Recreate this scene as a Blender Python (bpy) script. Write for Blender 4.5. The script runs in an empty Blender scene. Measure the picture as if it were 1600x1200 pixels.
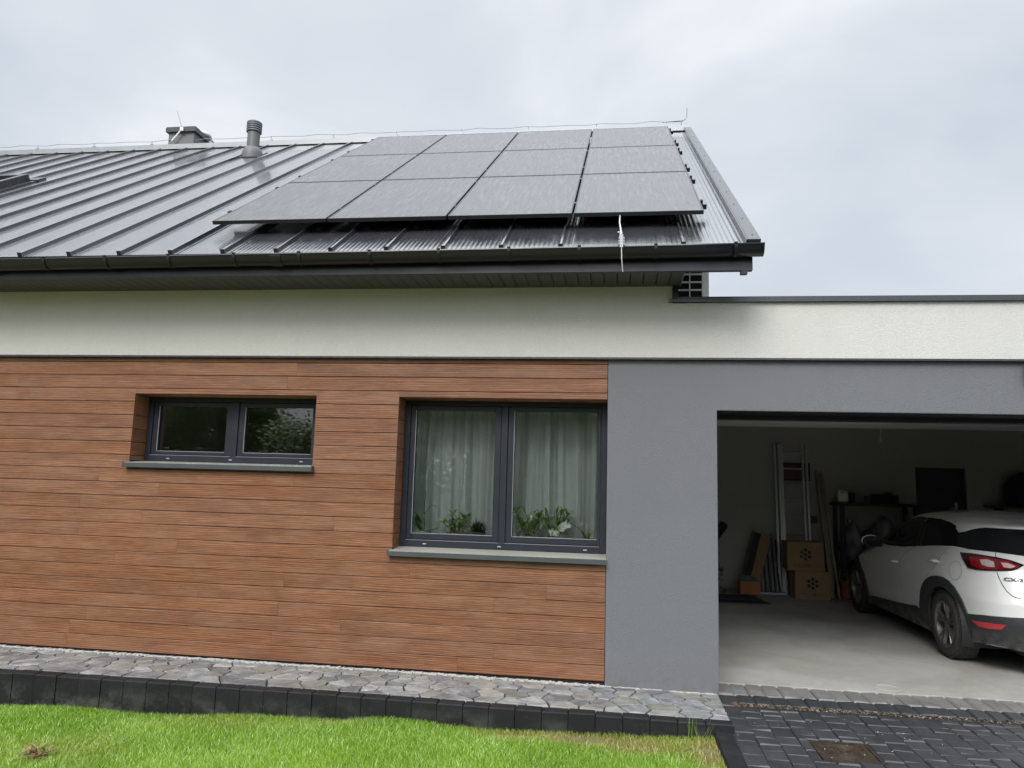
import bpy, bmesh, math, random
import numpy as np
from mathutils import Vector, Matrix
from mathutils.geometry import delaunay_2d_cdt
sc = bpy.context.scene
R = math.radians
random.seed(4)
rng = np.random.default_rng(7)

# ------------------------------------------------------------------ camera
cam = bpy.data.objects.new('camera', bpy.data.cameras.new('camera'))
sc.collection.objects.link(cam)
sc.camera = cam
cam.data.sensor_width = 36.0
cam.data.lens = 1172.034 / 1600 * 36.0
cam.data.clip_start = 0.05
cam.data.clip_end = 2000
def camera_matrix(yaw, pitch, roll, loc):
    cy, sy, cp, sp = math.cos(yaw), math.sin(yaw), math.cos(pitch), math.sin(pitch)
    f = Vector((sy*cp, cy*cp, sp)); r = Vector((cy, -sy, 0)); u = r.cross(f)
    c, s = math.cos(roll), math.sin(roll)
    r2 = c*r + s*u; u2 = -s*r + c*u
    m = Matrix((r2, u2, -f)).transposed().to_4x4()
    m.translation = loc
    return m
cam.matrix_world = camera_matrix(-0.1396, 0.1328, 0.0281, Vector((0.0691, -6.0, 1.5067)))

# ------------------------------------------------------------------ sky, sun, exposure
SUN_EL, SUN_AZ = R(43), R(192)          # azimuth clockwise from +Y
w = bpy.data.worlds.new('World'); sc.world = w; w.use_nodes = True
nt = w.node_tree; nt.nodes.clear()
def N(t, **kw):
    n = nt.nodes.new(t)
    for k, v in kw.items(): setattr(n, k, v)
    return n
out = N('ShaderNodeOutputWorld'); bg = N('ShaderNodeBackground'); bg.inputs[1].default_value = 0.1
sky = N('ShaderNodeTexSky', sky_type='NISHITA', sun_disc=False, sun_elevation=SUN_EL, sun_rotation=SUN_AZ)
tc = N('ShaderNodeTexCoord'); sep = N('ShaderNodeSeparateXYZ')
mp = N('ShaderNodeMapping'); mp.inputs['Scale'].default_value = (1.1, 1.1, 2.3); mp.inputs['Location'].default_value = (0.37, 0.2, 0.1)
n1 = N('ShaderNodeTexNoise'); n1.inputs['Scale'].default_value = 1.9; n1.inputs['Detail'].default_value = 7; n1.inputs['Roughness'].default_value = 0.48; n1.inputs['Distortion'].default_value = 0.3
ramp = N('ShaderNodeValToRGB')
ramp.color_ramp.elements[0].position = 0.34; ramp.color_ramp.elements[0].color = (0.585, 0.635, 0.70, 1)
ramp.color_ramp.elements[1].position = 0.66; ramp.color_ramp.elements[1].color = (0.86, 0.88, 0.915, 1)
e = ramp.color_ramp.elements.new(0.52); e.color = (0.69, 0.73, 0.785, 1)
def smooth(lo, hi, top):
    q = N('ShaderNodeMapRange'); q.interpolation_type = 'SMOOTHSTEP'
    q.inputs['From Min'].default_value = lo; q.inputs['From Max'].default_value = hi; q.inputs['To Min'].default_value = 0.0; q.inputs['To Max'].default_value = top
    return q
zen = smooth(0.635, 0.97, 20.0); frt = smooth(0.78, 0.97, 15.0)     # cloud thinner overhead, and towards the hidden sun
hr = N('ShaderNodeMath', operation='ADD'); hr2 = N('ShaderNodeMath', operation='ADD'); hr2.inputs[1].default_value = 6.55
mul = N('ShaderNodeVectorMath', operation='SCALE')
mix = N('ShaderNodeMix', data_type='RGBA'); mix.inputs['Factor'].default_value = 0.95
L = nt.links.new
L(tc.outputs['Generated'], mp.inputs[0]); L(mp.outputs[0], n1.inputs['Vector']); L(n1.outputs['Fac'], ramp.inputs[0])
L(tc.outputs['Generated'], sep.inputs[0])
dp = N('ShaderNodeVectorMath', operation='DOT_PRODUCT'); dp.inputs[1].default_value = (0.0, -0.75, 0.66)
L(tc.outputs['Generated'], dp.inputs[0]); L(dp.outputs['Value'], frt.inputs['Value']); L(sep.outputs['Z'], zen.inputs['Value']); L(zen.outputs[0], hr.inputs[0]); L(frt.outputs[0], hr.inputs[1]); L(hr.outputs[0], hr2.inputs[0])
L(ramp.outputs[0], mul.inputs[0]); L(hr2.outputs[0], mul.inputs['Scale'])
L(sky.outputs[0], mix.inputs[6]); L(mul.outputs[0], mix.inputs[7])
L(mix.outputs[2], bg.inputs[0]); L(bg.outputs[0], out.inputs[0])

sun = bpy.data.objects.new('sun', bpy.data.lights.new('sun', 'SUN'))
sc.collection.objects.link(sun)
sun.data.energy = 1.5; sun.data.angle = R(28); sun.data.color = (1.0, 0.965, 0.91)
d = Vector((math.sin(SUN_AZ)*math.cos(SUN_EL), math.cos(SUN_AZ)*math.cos(SUN_EL), math.sin(SUN_EL)))
sun.rotation_euler = d.to_track_quat('Z', 'Y').to_euler()
sc.view_settings.view_transform = 'Standard'; sc.view_settings.look = 'None'
sc.view_settings.exposure = 0.74; sc.view_settings.gamma = 1.0

# ------------------------------------------------------------------ helpers
ORG = {}
def link(o): sc.collection.objects.link(o); return o
def tag(o, label=None, cat=None, group=None, kind=None):
    if label: o['label'] = label
    if cat: o['category'] = cat
    if group: o['group'] = group
    if kind: o['kind'] = kind
    return o
def thing(name, label, cat, loc, group=None, rz=0):
    o = link(bpy.data.objects.new(name, None)); o.location = loc; o.rotation_euler = (0, 0, rz)
    o.empty_display_size = 0.2
    ORG[o.name] = Vector(loc)
    return tag(o, label, cat, group)
def copy_tree(o, parent=None):
    c = o.copy(); link(c)
    if parent: c.parent = parent
    for ch in list(o.children): copy_tree(ch, c)
    return c

class MB:
    def __init__(s): s.v = []; s.f = []; s.m = []; s.cur = 0
    def add(s, vs, fs):
        b = len(s.v); s.v += [tuple(p) for p in vs]
        for f in fs: s.f.append(tuple(i+b for i in f)); s.m.append(s.cur)
    def box(s, x0, x1, y0, y1, z0, z1):
        s.add([(x0,y0,z0),(x1,y0,z0),(x1,y1,z0),(x0,y1,z0),(x0,y0,z1),(x1,y0,z1),(x1,y1,z1),(x0,y1,z1)],
              [(0,3,2,1),(4,5,6,7),(0,1,5,4),(1,2,6,5),(2,3,7,6),(3,0,4,7)])
    def hexa(s, p):   # eight corners: bottom ring then top ring
        s.add(p, [(0,3,2,1),(4,5,6,7),(0,1,5,4),(1,2,6,5),(2,3,7,6),(3,0,4,7)])
    def cbox(s, x0, x1, y0, y1, z0, z1, c):   # box with a chamfered top
        s.add([(x0,y0,z0),(x1,y0,z0),(x1,y1,z0),(x0,y1,z0),(x0,y0,z1-c),(x1,y0,z1-c),(x1,y1,z1-c),(x0,y1,z1-c),
               (x0+c,y0+c,z1),(x1-c,y0+c,z1),(x1-c,y1-c,z1),(x0+c,y1-c,z1)],
              [(0,1,5,4),(1,2,6,5),(2,3,7,6),(3,0,4,7),(4,5,9,8),(5,6,10,9),(6,7,11,10),(7,4,8,11),(8,9,10,11)])
    def bar(s, a, b, wx, wy, up=(0,0,1)):     # box beam from a to b
        a = Vector(a); b = Vector(b); t = (b-a).normalized(); u = Vector(up)
        if abs(t.dot(u)) > .95: u = Vector((0,1,0))
        r = t.cross(u).normalized(); q = r.cross(t)
        vs = []
        for p in (a, b):
            for i, j in ((-1,-1),(1,-1),(1,1),(-1,1)): vs.append(p + r*i*wx/2 + q*j*wy/2)
        s.hexa(vs)
    def tube(s, pts, r, n=8, cap=True):
        pts = [Vector(p) for p in pts]; rs = r if hasattr(r, '__len__') else [r]*len(pts)
        vs = []; k = len(pts); ref = None
        for i, p in enumerate(pts):
            t = (pts[min(i+1, k-1)] - pts[max(i-1, 0)])
            t = t.normalized() if t.length > 1e-9 else Vector((0,0,1))
            if ref is None:
                ref = Vector((0,0,1)) if abs(t.z) < .9 else Vector((1,0,0))
            a = t.cross(ref).normalized(); b = t.cross(a); ref = -b if b.length else ref
            ref = a.cross(t)
            for j in range(n):
                th = 2*math.pi*j/n
                vs.append(p + (a*math.cos(th) + b*math.sin(th))*rs[i])
        fs = []
        for i in range(k-1):
            for j in range(n):
                j2 = (j+1) % n
                fs.append((i*n+j, i*n+j2, (i+1)*n+j2, (i+1)*n+j))
        if cap: fs.append(tuple(range(n-1, -1, -1))); fs.append(tuple((k-1)*n+j for j in range(n)))
        s.add(vs, fs)
    def lathe(s, prof, c=(0,0,0), axis='Z', n=24):   # prof: (radius, height) list
        vs = []; k = len(prof)
        for r, h in prof:
            for j in range(n):
                t = 2*math.pi*j/n; a, b = r*math.cos(t), r*math.sin(t)
                q = (a, b, h) if axis == 'Z' else ((h, a, b) if axis == 'X' else (b, h, a))
                vs.append((c[0]+q[0], c[1]+q[1], c[2]+q[2]))
        fs = [(i*n+j, i*n+(j+1) % n, (i+1)*n+(j+1) % n, (i+1)*n+j) for i in range(k-1) for j in range(n)]
        if prof[0][0] > 1e-6: fs.append(tuple(range(n-1, -1, -1)))
        if prof[-1][0] > 1e-6: fs.append(tuple((k-1)*n+j for j in range(n)))
        s.add(vs, fs)
    def prism(s, poly, axis, a, b):   # extrude a 2-D polygon along an axis from a to b
        n = len(poly)
        def P(p, h):
            return {'X': (h, p[0], p[1]), 'Y': (p[0], h, p[1]), 'Z': (p[0], p[1], h)}[axis]
        vs = [P(p, a) for p in poly] + [P(p, b) for p in poly]
        s.add(vs, [tuple(range(n-1, -1, -1)), tuple(range(n, 2*n))] + [(i, (i+1) % n, n+(i+1) % n, n+i) for i in range(n)])
    def ellipsoid(s, c, r, n=16, k=10, rot=None):
        vs = []; fs = []
        for i in range(k+1):
            ph = math.pi*i/k
            for j in range(n):
                t = 2*math.pi*j/n
                p = Vector((r[0]*math.sin(ph)*math.cos(t), r[1]*math.sin(ph)*math.sin(t), r[2]*math.cos(ph)))
                if rot: p = rot @ p
                vs.append(Vector(c)+p)
        for i in range(k):
            for j in range(n): fs.append((i*n+j, (i+1)*n+j, (i+1)*n+(j+1) % n, i*n+(j+1) % n))
        s.add(vs, fs)
    def build(s, name, mats, parent=None, smooth=False, bevel=0, local=False, recalc=True, auto=None):
        me = bpy.data.meshes.new(name)
        off = Vector((0,0,0))
        if parent is not None and not local: off = ORG.get(parent.name, Vector((0,0,0)))
        me.from_pydata([(p[0]-off[0], p[1]-off[1], p[2]-off[2]) for p in s.v], [], s.f)
        mats = mats if isinstance(mats, (list, tuple)) else [mats]
        for m in mats: me.materials.append(m)
        if len(mats) > 1: me.polygons.foreach_set('material_index', s.m)
        if recalc:
            bm = bmesh.new(); bm.from_mesh(me)
            bmesh.ops.recalc_face_normals(bm, faces=bm.faces); bm.to_mesh(me); bm.free()
        if smooth: me.polygons.foreach_set('use_smooth', [True]*len(me.polygons))
        me.update()
        o = link(bpy.data.objects.new(name, me))
        if parent is not None: o.parent = parent; ORG[o.name] = off
        if auto: me.set_sharp_from_angle(angle=R(auto))
        if bevel:
            b = o.modifiers.new('bevel', 'BEVEL'); b.width = bevel; b.segments = 2; b.limit_method = 'ANGLE'; b.harden_normals = False
        return o

def split_build(mb, name, mats, parent, **kw):
    par = list(range(len(mb.v)))
    def find(a):
        while par[a] != a: par[a] = par[par[a]]; a = par[a]
        return a
    for f in mb.f:
        for q in f[1:]: par[find(q)] = find(f[0])
    groups = {}
    for f, m_ in zip(mb.f, mb.m): groups.setdefault(find(f[0]), []).append((f, m_))
    out_ = []
    for fs in groups.values():
        n = MB(); ix = {}
        for f, m_ in fs:
            n.f.append(tuple(ix.setdefault(i, len(ix)) for i in f)); n.m.append(m_)
        n.v = [None]*len(ix)
        for i, j in ix.items(): n.v[j] = mb.v[i]
        mm = mats
        if isinstance(mats, list): mm = mats[n.m[0]]
        out_.append(n.build(name, mm, parent, **kw))
    return out_

def text_mesh(txt, size, bold=0.0):
    cu = bpy.data.curves.new('lettering', 'FONT'); cu.body = txt; cu.size = size; cu.align_x = 'CENTER'; cu.resolution_u = 2; cu.offset = bold
    o = link(bpy.data.objects.new('lettering', cu))
    dg = bpy.context.evaluated_depsgraph_get()
    me = bpy.data.meshes.new_from_object(o.evaluated_get(dg))
    vs = [v.co.copy() for v in me.vertices]; fs = [tuple(p.vertices) for p in me.polygons]
    bpy.data.objects.remove(o); bpy.data.curves.remove(cu); bpy.data.meshes.remove(me)
    return vs, fs

# ------------------------------------------------------------------ materials
class NT:
    """small shader-graph helper"""
    def __init__(s, name):
        s.mat = bpy.data.materials.new(name); s.mat.use_nodes = True
        s.t = s.mat.node_tree; s.p = s.t.nodes['Principled BSDF']; s.o = s.t.nodes['Material Output']
    def n(s, t, ins=None, **kw):
        q = s.t.nodes.new(t)
        for k, v in kw.items(): setattr(q, k, v)
        for k, v in (ins or {}).items():
            if hasattr(v, 'is_linked') or hasattr(v, 'links'): s.t.links.new(v, q.inputs[k])
            else: q.inputs[k].default_value = v
        return q
    def l(s, a, b): s.t.links.new(a, b)
    def obj(s): return s.n('ShaderNodeTexCoord').outputs['Object']
    def pos(s): return s.n('ShaderNodeNewGeometry').outputs['Position']
    def mapping(s, v, scale=(1,1,1), loc=(0,0,0)):
        return s.n('ShaderNodeMapping', {'Vector': v, 'Scale': scale, 'Location': loc}).outputs[0]
    def noise(s, v, scale, detail=4, rough=.5, dist=0):
        return s.n('ShaderNodeTexNoise', {'Vector': v, 'Scale': scale, 'Detail': detail, 'Roughness': rough, 'Distortion': dist}).outputs['Fac']
    def math(s, op, a, b=0.0, c=0.0):
        return s.n('ShaderNodeMath', {0: a, 1: b, 2: c}, operation=op).outputs[0]
    def mr(s, v, a, b, c, d): return s.n('ShaderNodeMapRange', {'Value': v, 'From Min': a, 'From Max': b, 'To Min': c, 'To Max': d}).outputs[0]
    def ramp(s, v, stops):
        q = s.n('ShaderNodeValToRGB', {0: v}); e = q.color_ramp.elements
        while len(e) < len(stops): e.new(.5)
        for i, (p, c) in enumerate(stops): e[i].position = p; e[i].color = (*c, 1) if len(c) == 3 else c
        return q.outputs[0]
    def mix(s, f, a, b, mode='MIX'):
        q = s.n('ShaderNodeMix', data_type='RGBA', blend_type=mode)
        for i, v in ((0, f), (6, a), (7, b)):
            if hasattr(v, 'links'): s.l(v, q.inputs[i])
            else: q.inputs[i].default_value = (*v, 1) if (hasattr(v, '__len__') and len(v) == 3) else v
        return q.outputs[2]
    def hsv(s, col, val, sat=1.0, hue=.5):
        q = s.n('ShaderNodeHueSaturation', {'Color': col, 'Value': val, 'Saturation': sat, 'Hue': hue}); return q.outputs[0]
    def island(s): return s.n('ShaderNodeNewGeometry').outputs['Random Per Island']
    def bump(s, h, strength=.3, dist=.01, normal=None):
        ins = {'Height': h, 'Strength': strength, 'Distance': dist}
        if normal is not None: ins['Normal'] = normal
        return s.n('ShaderNodeBump', ins).outputs[0]
    def set(s, **kw):
        names = {'col': 'Base Color', 'rough': 'Roughness', 'metal': 'Metallic', 'normal': 'Normal', 'spec': 'Specular IOR Level', 'coat': 'Coat Weight', 'coatr': 'Coat Roughness', 'ior': 'IOR', 'sheen': 'Sheen Weight'}
        for k, v in kw.items():
            i = s.p.inputs[names[k]]
            if hasattr(v, 'links'): s.l(v, i)
            else: i.default_value = (*v, 1) if (hasattr(v, '__len__') and len(v) == 3) else v
        return s.mat

def plain(name, col, rough=.5, metal=0, var=.12, scale=6, bump=0, bscale=60, coat=0, spec=.5):
    g = NT(name); o = g.obj()
    f = g.noise(o, scale, 5, .6)
    c = g.mix(f, tuple(x*(1-var) for x in col), tuple(min(1, x*(1+var)) for x in col))
    g.set(col=c, rough=g.mr(f, .3, .7, max(.02, rough-.06), min(1, rough+.06)), metal=metal, coat=coat, spec=spec)
    if bump: g.set(normal=g.bump(g.noise(o, bscale, 3, .6), bump, .006))
    return g.mat

def plaster(name, col, dirt=.08):
    g = NT(name); o = g.pos()
    f = g.noise(o, 1.1, 5, .6)
    streak = g.noise(g.mapping(o, (5, 5, .35)), 1.6, 4, .6)
    c = g.mix(f, tuple(x*(1-dirt) for x in col), tuple(x*(1+dirt*.5) for x in col))
    c = g.mix(g.mr(streak, .45, .75, 0, .14), c, tuple(x*.88 for x in col))
    gr = g.noise(o, 125, 3, .7); gr2 = g.noise(o, 260, 2, .6)
    h = g.math('ADD', gr, g.math('MULTIPLY', gr2, .6))
    c = g.mix(g.mr(gr, .38, .62, .0, .34), c, tuple(x*.70 for x in col))
    z = g.n('ShaderNodeSeparateXYZ', {0: o}).outputs[2]
    spl = g.math('MULTIPLY', g.mr(z, .02, .22, .35, 0), g.mr(g.noise(o, 14, 6, .75), .42, .62, 0, 1))
    c = g.mix(spl, c, (.115, .10, .08))
    drip = g.math('MULTIPLY', g.mr(g.noise(g.mapping(o, (5, 1, .25)), 1.0, 5, .75), .5, .8, 0, .13), g.mr(z, 2.1, 2.95, .25, 1))
    c = g.mix(drip, c, tuple(x*.62 for x in col))
    return g.set(col=c, rough=.88, normal=g.bump(h, .65, .008), spec=.25)

M = {}
M['white_plaster'] = plaster('white_plaster', (.61, .605, .565))
M['grey_plaster'] = plaster('grey_plaster', (.174, .179, .190))
M['garage_plaster'] = plaster('garage_plaster', (.55, .535, .49))
M['room_paint'] = plain('room_paint', (.72, .71, .68), .8)

def wood():
    g = NT('wood_cladding'); o = g.pos(); r = g.island()
    off = g.n('ShaderNodeCombineXYZ', {0: g.math('MULTIPLY', r, 37.0), 1: g.math('MULTIPLY', r, 11.0), 2: g.math('MULTIPLY', r, 23.0)}).outputs[0]
    v = g.n('ShaderNodeVectorMath', {0: o, 1: off}, operation='ADD').outputs[0]
    blot = g.noise(g.mapping(v, (1.6, 1, 5)), 2.0, 5, .65)
    big = g.noise(g.mapping(v, (.9, 1, 7)), 1.3, 3, .5)
    fib = g.noise(g.mapping(v, (6.5, 6, 115)), 1.0, 7, .7, .8)
    fib2 = g.noise(g.mapping(v, (6, 10, 260)), 1.0, 4, .6)
    # cathedral rings: distorted distance field along the board
    wv = g.n('ShaderNodeTexWave', {'Vector': g.mapping(v, (.55, 1, 9)), 'Scale': 2.3, 'Distortion': 9.0, 'Detail': 3.0, 'Detail Scale': .8, 'Detail Roughness': .55}, wave_type='BANDS', bands_direction='Z').outputs['Fac']
    t = g.math('ADD', g.math('MULTIPLY', fib, .52), g.math('ADD', g.math('MULTIPLY', wv, .22), g.math('MULTIPLY', big, .30)))
    c = g.ramp(t, [(.26, (.082, .032, .014)), (.45, (.152, .061, .028)), (.58, (.222, .095, .044)), (.76, (.340, .175, .098))])
    c = g.hsv(c, g.mr(r, 0, 1, .95, 1.05), g.mr(g.math('FRACT', g.math('MULTIPLY', r, 7.3)), 0, 1, .96, 1.04))
    pale = g.noise(g.mapping(v, (1.2, 1, 4)), 2.2, 4, .6)
    c = g.mix(g.mr(pale, .46, .72, 0, .34), c, (.265, .158, .106))
    c = g.mix(g.mr(blot, .5, .72, 0, .45), c, (.105, .042, .026))
    h = g.math('ADD', g.math('MULTIPLY', fib, 1.0), g.math('MULTIPLY', fib2, .5))
    return g.set(col=c, rough=g.mr(fib, .3, .7, .42, .62), normal=g.bump(h, .5, .004), spec=.4)
M['wood'] = wood()
M['dark_gap'] = plain('dark_gap', (.018, .011, .008), .9)

def roof_metal():
    g = NT('roof_metal'); o = g.pos()
    x = g.n('ShaderNodeSeparateXYZ', {0: o}).outputs[0]
    rib = g.math('SINE', g.math('MULTIPLY', x, 2*math.pi/.0378))
    drops = g.noise(o, 160, 3, .7)
    wave = g.noise(g.mapping(o, (2.5, 1.2, 1.2)), 1.4, 4, .6)
    h = g.math('ADD', g.math('MULTIPLY', rib, .8), g.math('ADD', g.math('MULTIPLY', drops, .10), g.math('MULTIPLY', wave, 1.4)))
    f = g.noise(o, 2.5, 6, .65)
    c = g.mix(f, (.030, .032, .037), (.046, .049, .055))
    return g.set(col=c, rough=g.mr(g.noise(g.mapping(o, (6, 1.2, 1.2)), 2.2, 5, .65), .35, .7, .13, .30), normal=g.bump(h, .6, .004), spec=.5, ior=2.1, coat=.8, coatr=.10)
M['roof_metal'] = roof_metal()
M['trim_metal'] = plain('trim_metal', (.040, .042, .047), .26, var=.15, scale=9, bump=.12, bscale=120, spec=.6)
M['gutter'] = plain('gutter', (.0065, .008, .0105), .36, var=.3, scale=5, spec=.55)
M['soffit'] = plain('soffit', (.052, .053, .048), .5, var=.15, scale=3)
M['frame'] = plain('frame', (.022, .025, .033), .42, var=.12, scale=8, bump=.05, bscale=200, spec=.25)
M['frame_lip'] = plain('frame_lip', (.25, .26, .28), .3, var=.1)
M['sill_metal'] = plain('sill_metal', (.062, .072, .080), .35, var=.12, scale=7)
def terrazzo():
    g = NT('sill_stone'); o = g.pos()
    a = g.noise(o, 300, 2, .7)
    c = g.ramp(a, [(.3, (.09, .09, .075)), (.5, (.26, .26, .22)), (.66, (.45, .44, .39))])
    return g.set(col=c, rough=.45)
M['sill_stone'] = terrazzo()

def glass(name, tint, refl=1.0):
    g = NT(name)
    tr = g.n('ShaderNodeBsdfTransparent', {'Color': (*tint, 1)})
    gl = g.n('ShaderNodeBsdfGlossy', {'Color': (1, 1, 1, 1), 'Roughness': .012})
    o = g.obj(); nb = g.bump(g.noise(o, 1.6, 1, .4), .012, .02); g.l(nb, gl.inputs['Normal'])
    fr = g.n('ShaderNodeFresnel', {'IOR': 1.52})
    f = g.math('MINIMUM', g.math('ADD', g.math('MULTIPLY', fr.outputs[0], 1.6*refl), .01), 1.0)
    m = g.n('ShaderNodeMixShader', {0: f, 1: tr.outputs[0], 2: gl.outputs[0]})
    g.l(m.outputs[0], g.o.inputs[0]); return g.mat
M['glass'] = glass('window_glass', (.93, .95, .94))
def panel_glass():
    g = NT('panel_glass'); o = g.pos()
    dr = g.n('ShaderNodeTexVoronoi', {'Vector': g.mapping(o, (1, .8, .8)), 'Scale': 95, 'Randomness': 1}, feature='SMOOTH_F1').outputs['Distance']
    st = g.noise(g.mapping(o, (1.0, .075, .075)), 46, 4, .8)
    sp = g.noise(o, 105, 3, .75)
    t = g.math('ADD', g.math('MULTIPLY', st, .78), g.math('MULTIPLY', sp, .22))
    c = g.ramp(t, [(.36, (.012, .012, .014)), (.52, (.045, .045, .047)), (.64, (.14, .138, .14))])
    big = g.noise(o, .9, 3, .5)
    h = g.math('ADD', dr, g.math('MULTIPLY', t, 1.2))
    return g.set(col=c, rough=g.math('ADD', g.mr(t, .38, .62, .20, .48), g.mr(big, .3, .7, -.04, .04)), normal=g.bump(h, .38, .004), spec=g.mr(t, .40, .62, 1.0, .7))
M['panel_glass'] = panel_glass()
M['black_alu'] = plain('black_alu', (.014, .014, .015), .4, var=.2)
M['alu'] = plain('alu', (.58, .59, .60), .4, metal=.35, var=.1)
M['zinc'] = plain('zinc', (.30, .31, .32), .45, metal=.5, var=.15)
M['white_plastic'] = plain('white_plastic', (.80, .80, .77), .45, var=.06)
M['grey_plastic'] = plain('grey_plastic', (.115, .118, .125), .5, var=.1)
M['black_plastic'] = plain('black_plastic', (.022, .022, .024), .55, var=.2)
def concrete_floor():
    g = NT('concrete_floor'); o = g.pos()
    a = g.noise(o, .9, 6, .62, .6); b = g.noise(g.mapping(o, (1, .8, 1)), 1.9, 6, .65, .5); s = g.noise(o, 40, 4, .6)
    c = g.ramp(a, [(.32, (.30, .285, .255)), (.5, (.385, .375, .35)), (.7, (.45, .445, .425))])
    c = g.mix(g.mr(b, .48, .7, 0, .5), c, (.235, .215, .18))
    sw = g.n('ShaderNodeTexWave', {'Vector': g.mapping(o, (1, 1, 1), (-1.6, -1.9, 0)), 'Scale': 4.5, 'Distortion': 6, 'Detail': 4, 'Detail Scale': 1.4}, wave_type='RINGS', rings_direction='Z').outputs['Fac']
    c = g.mix(g.math('MULTIPLY', g.mr(sw, .6, 1, 0, .08), g.mr(b, .4, .6, 0, 1)), c, (.5, .5, .48))
    c = g.mix(g.mr(s, .55, .75, 0, .22), c, (.24, .23, .21))
    return g.set(col=c, rough=g.mr(b, .3, .7, .38, .62), normal=g.bump(g.math('ADD', s, g.math('MULTIPLY', a, 2)), .12, .005))
M['concrete_floor'] = concrete_floor()
def pavers(name, dark, light, wear=0):
    g = NT(name); o = g.pos(); r = g.island()
    f = g.noise(o, 9, 5, .65); s = g.noise(o, 90, 4, .7)
    c = g.mix(f, dark, light)
    c = g.hsv(c, g.mr(r, 0, 1, .84, 1.16), g.mr(r, 0, 1, 1.05, .8))
    c = g.mix(g.mr(s, .5, .75, 0, .35), c, tuple(x*1.7 for x in light))
    if wear: c = g.mix(g.mr(g.noise(o, 4, 5, .7), .35, .65, .25, .8), c, (.235, .225, .21))
    return g.set(col=c, rough=g.mr(f, .3, .7, .26, .48), normal=g.bump(g.math('ADD', f, g.math('MULTIPLY', s, .7)), .3, .006))
M['paver'] = pavers('paver', (.027, .028, .030), (.052, .054, .057))
M['paver_worn'] = pavers('paver_worn', (.075, .074, .072), (.13, .127, .122), 1)
M['joint_sand'] = plain('joint_sand', (.024, .023, .022), .9, scale=60, var=.5)
def kerb_stone():
    g = NT('kerb_stone'); o = g.pos(); r = g.island()
    f = g.noise(o, 7, 5, .65); s = g.noise(o, 70, 4, .7)
    c = g.mix(f, (.006, .0065, .0075), (.014, .0145, .016)); c = g.hsv(c, g.mr(r, 0, 1, .75, 1.3))
    z = g.n('ShaderNodeSeparateXYZ', {0: o}).outputs[2]
    ef = g.noise(g.mapping(o, (1, 1, 1.3)), 3.4, 6, .7)
    low = g.mr(z, -.02, -.24, 0, 1)
    k = g.math('MULTIPLY', g.mr(ef, .50, .66, 0, 1), g.math('ADD', g.math('MULTIPLY', low, .75), .04))
    c = g.mix(g.math('MULTIPLY', k, .55), c, (.20, .195, .165))
    c = g.mix(g.mr(s, .6, .75, 0, .25), c, (.14, .14, .13))
    return g.set(col=c, rough=.68, spec=.3, normal=g.bump(s, .3, .004))
M['kerb_stone'] = kerb_stone()
def flagstone():
    g = NT('flagstone'); o = g.pos(); r = g.island()
    off = g.n('ShaderNodeCombineXYZ', {0: g.math('MULTIPLY', r, 19.0), 1: g.math('MULTIPLY', r, 31.0)}).outputs[0]
    v = g.n('ShaderNodeVectorMath', {0: o, 1: off}, operation='ADD').outputs[0]
    a = g.noise(g.mapping(v, (1, 1, 1)), 4.5, 6, .68, .8); s = g.noise(v, 30, 5, .7); ln = g.noise(g.mapping(v, (2, 9, 1)), 6, 5, .65, 1.2)
    c = g.ramp(a, [(.3, (.075, .08, .085)), (.45, (.175, .18, .183)), (.6, (.29, .29, .285)), (.74, (.42, .41, .38))])
    c = g.hsv(c, g.mr(r, 0, 1, .66, 1.3))
    c = g.mix(g.mr(g.math('FRACT', g.math('MULTIPLY', r, 9.1)), .55, 1, 0, .5), c, (.26, .235, .17))
    c = g.mix(g.mr(ln, .5, .7, 0, .5), c, (.13, .13, .135))
    return g.set(col=c, rough=g.mr(a, .3, .7, .33, .6), normal=g.bump(g.math('ADD', a, g.math('ADD', g.math('MULTIPLY', s, .4), ln)), .5, .012))
M['flagstone'] = flagstone()
M['mortar'] = plain('mortar', (.030, .030, .031), .85, scale=25, var=.4)
M['lime'] = plain('lime', (.42, .41, .39), .9, scale=40, var=.35, bump=.6, bscale=90)
def rust():
    g = NT('rust'); o = g.pos()
    a = g.noise(o, 22, 6, .7); b = g.noise(o, 130, 3, .7)
    c = g.ramp(a, [(.3, (.015, .012, .010)), (.5, (.040, .026, .016)), (.7, (.080, .048, .027))])
    c = g.mix(g.mr(b, .55, .75, 0, .6), c, (.14, .12, .10))
    return g.set(col=c, rough=.62, metal=.25, normal=g.bump(b, .5, .003))
M['rust'] = rust()
def debris():
    g = NT('drain_debris'); o = g.pos(); r = g.island()
    x = g.n('ShaderNodeSeparateXYZ', {0: o}).outputs[0]
    c = g.ramp(r, [(0, (.02, .017, .013)), (.35, (.07, .06, .045)), (.6, (.15, .125, .09)), (.8, (.18, .11, .07)), (1, (.30, .26, .20))])
    c = g.mix(g.mr(x, .9, 1.4, .4, 0), c, (.16, .08, .055))
    return g.set(col=c, rough=.85)
M['debris'] = debris()
def soil():
    g = NT('lawn_soil'); o = g.pos()
    a = g.noise(o, 5, 6, .7); b = g.noise(o, 80, 4, .7)
    c = g.ramp(a, [(.3, (.07, .085, .02)), (.5, (.13, .12, .04)), (.7, (.27, .21, .11))])
    c = g.mix(g.mr(b, .5, .7, 0, .5), c, (.34, .27, .15))
    return g.set(col=c, rough=.95, normal=g.bump(b, .6, .01))
M['soil'] = soil()
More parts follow.
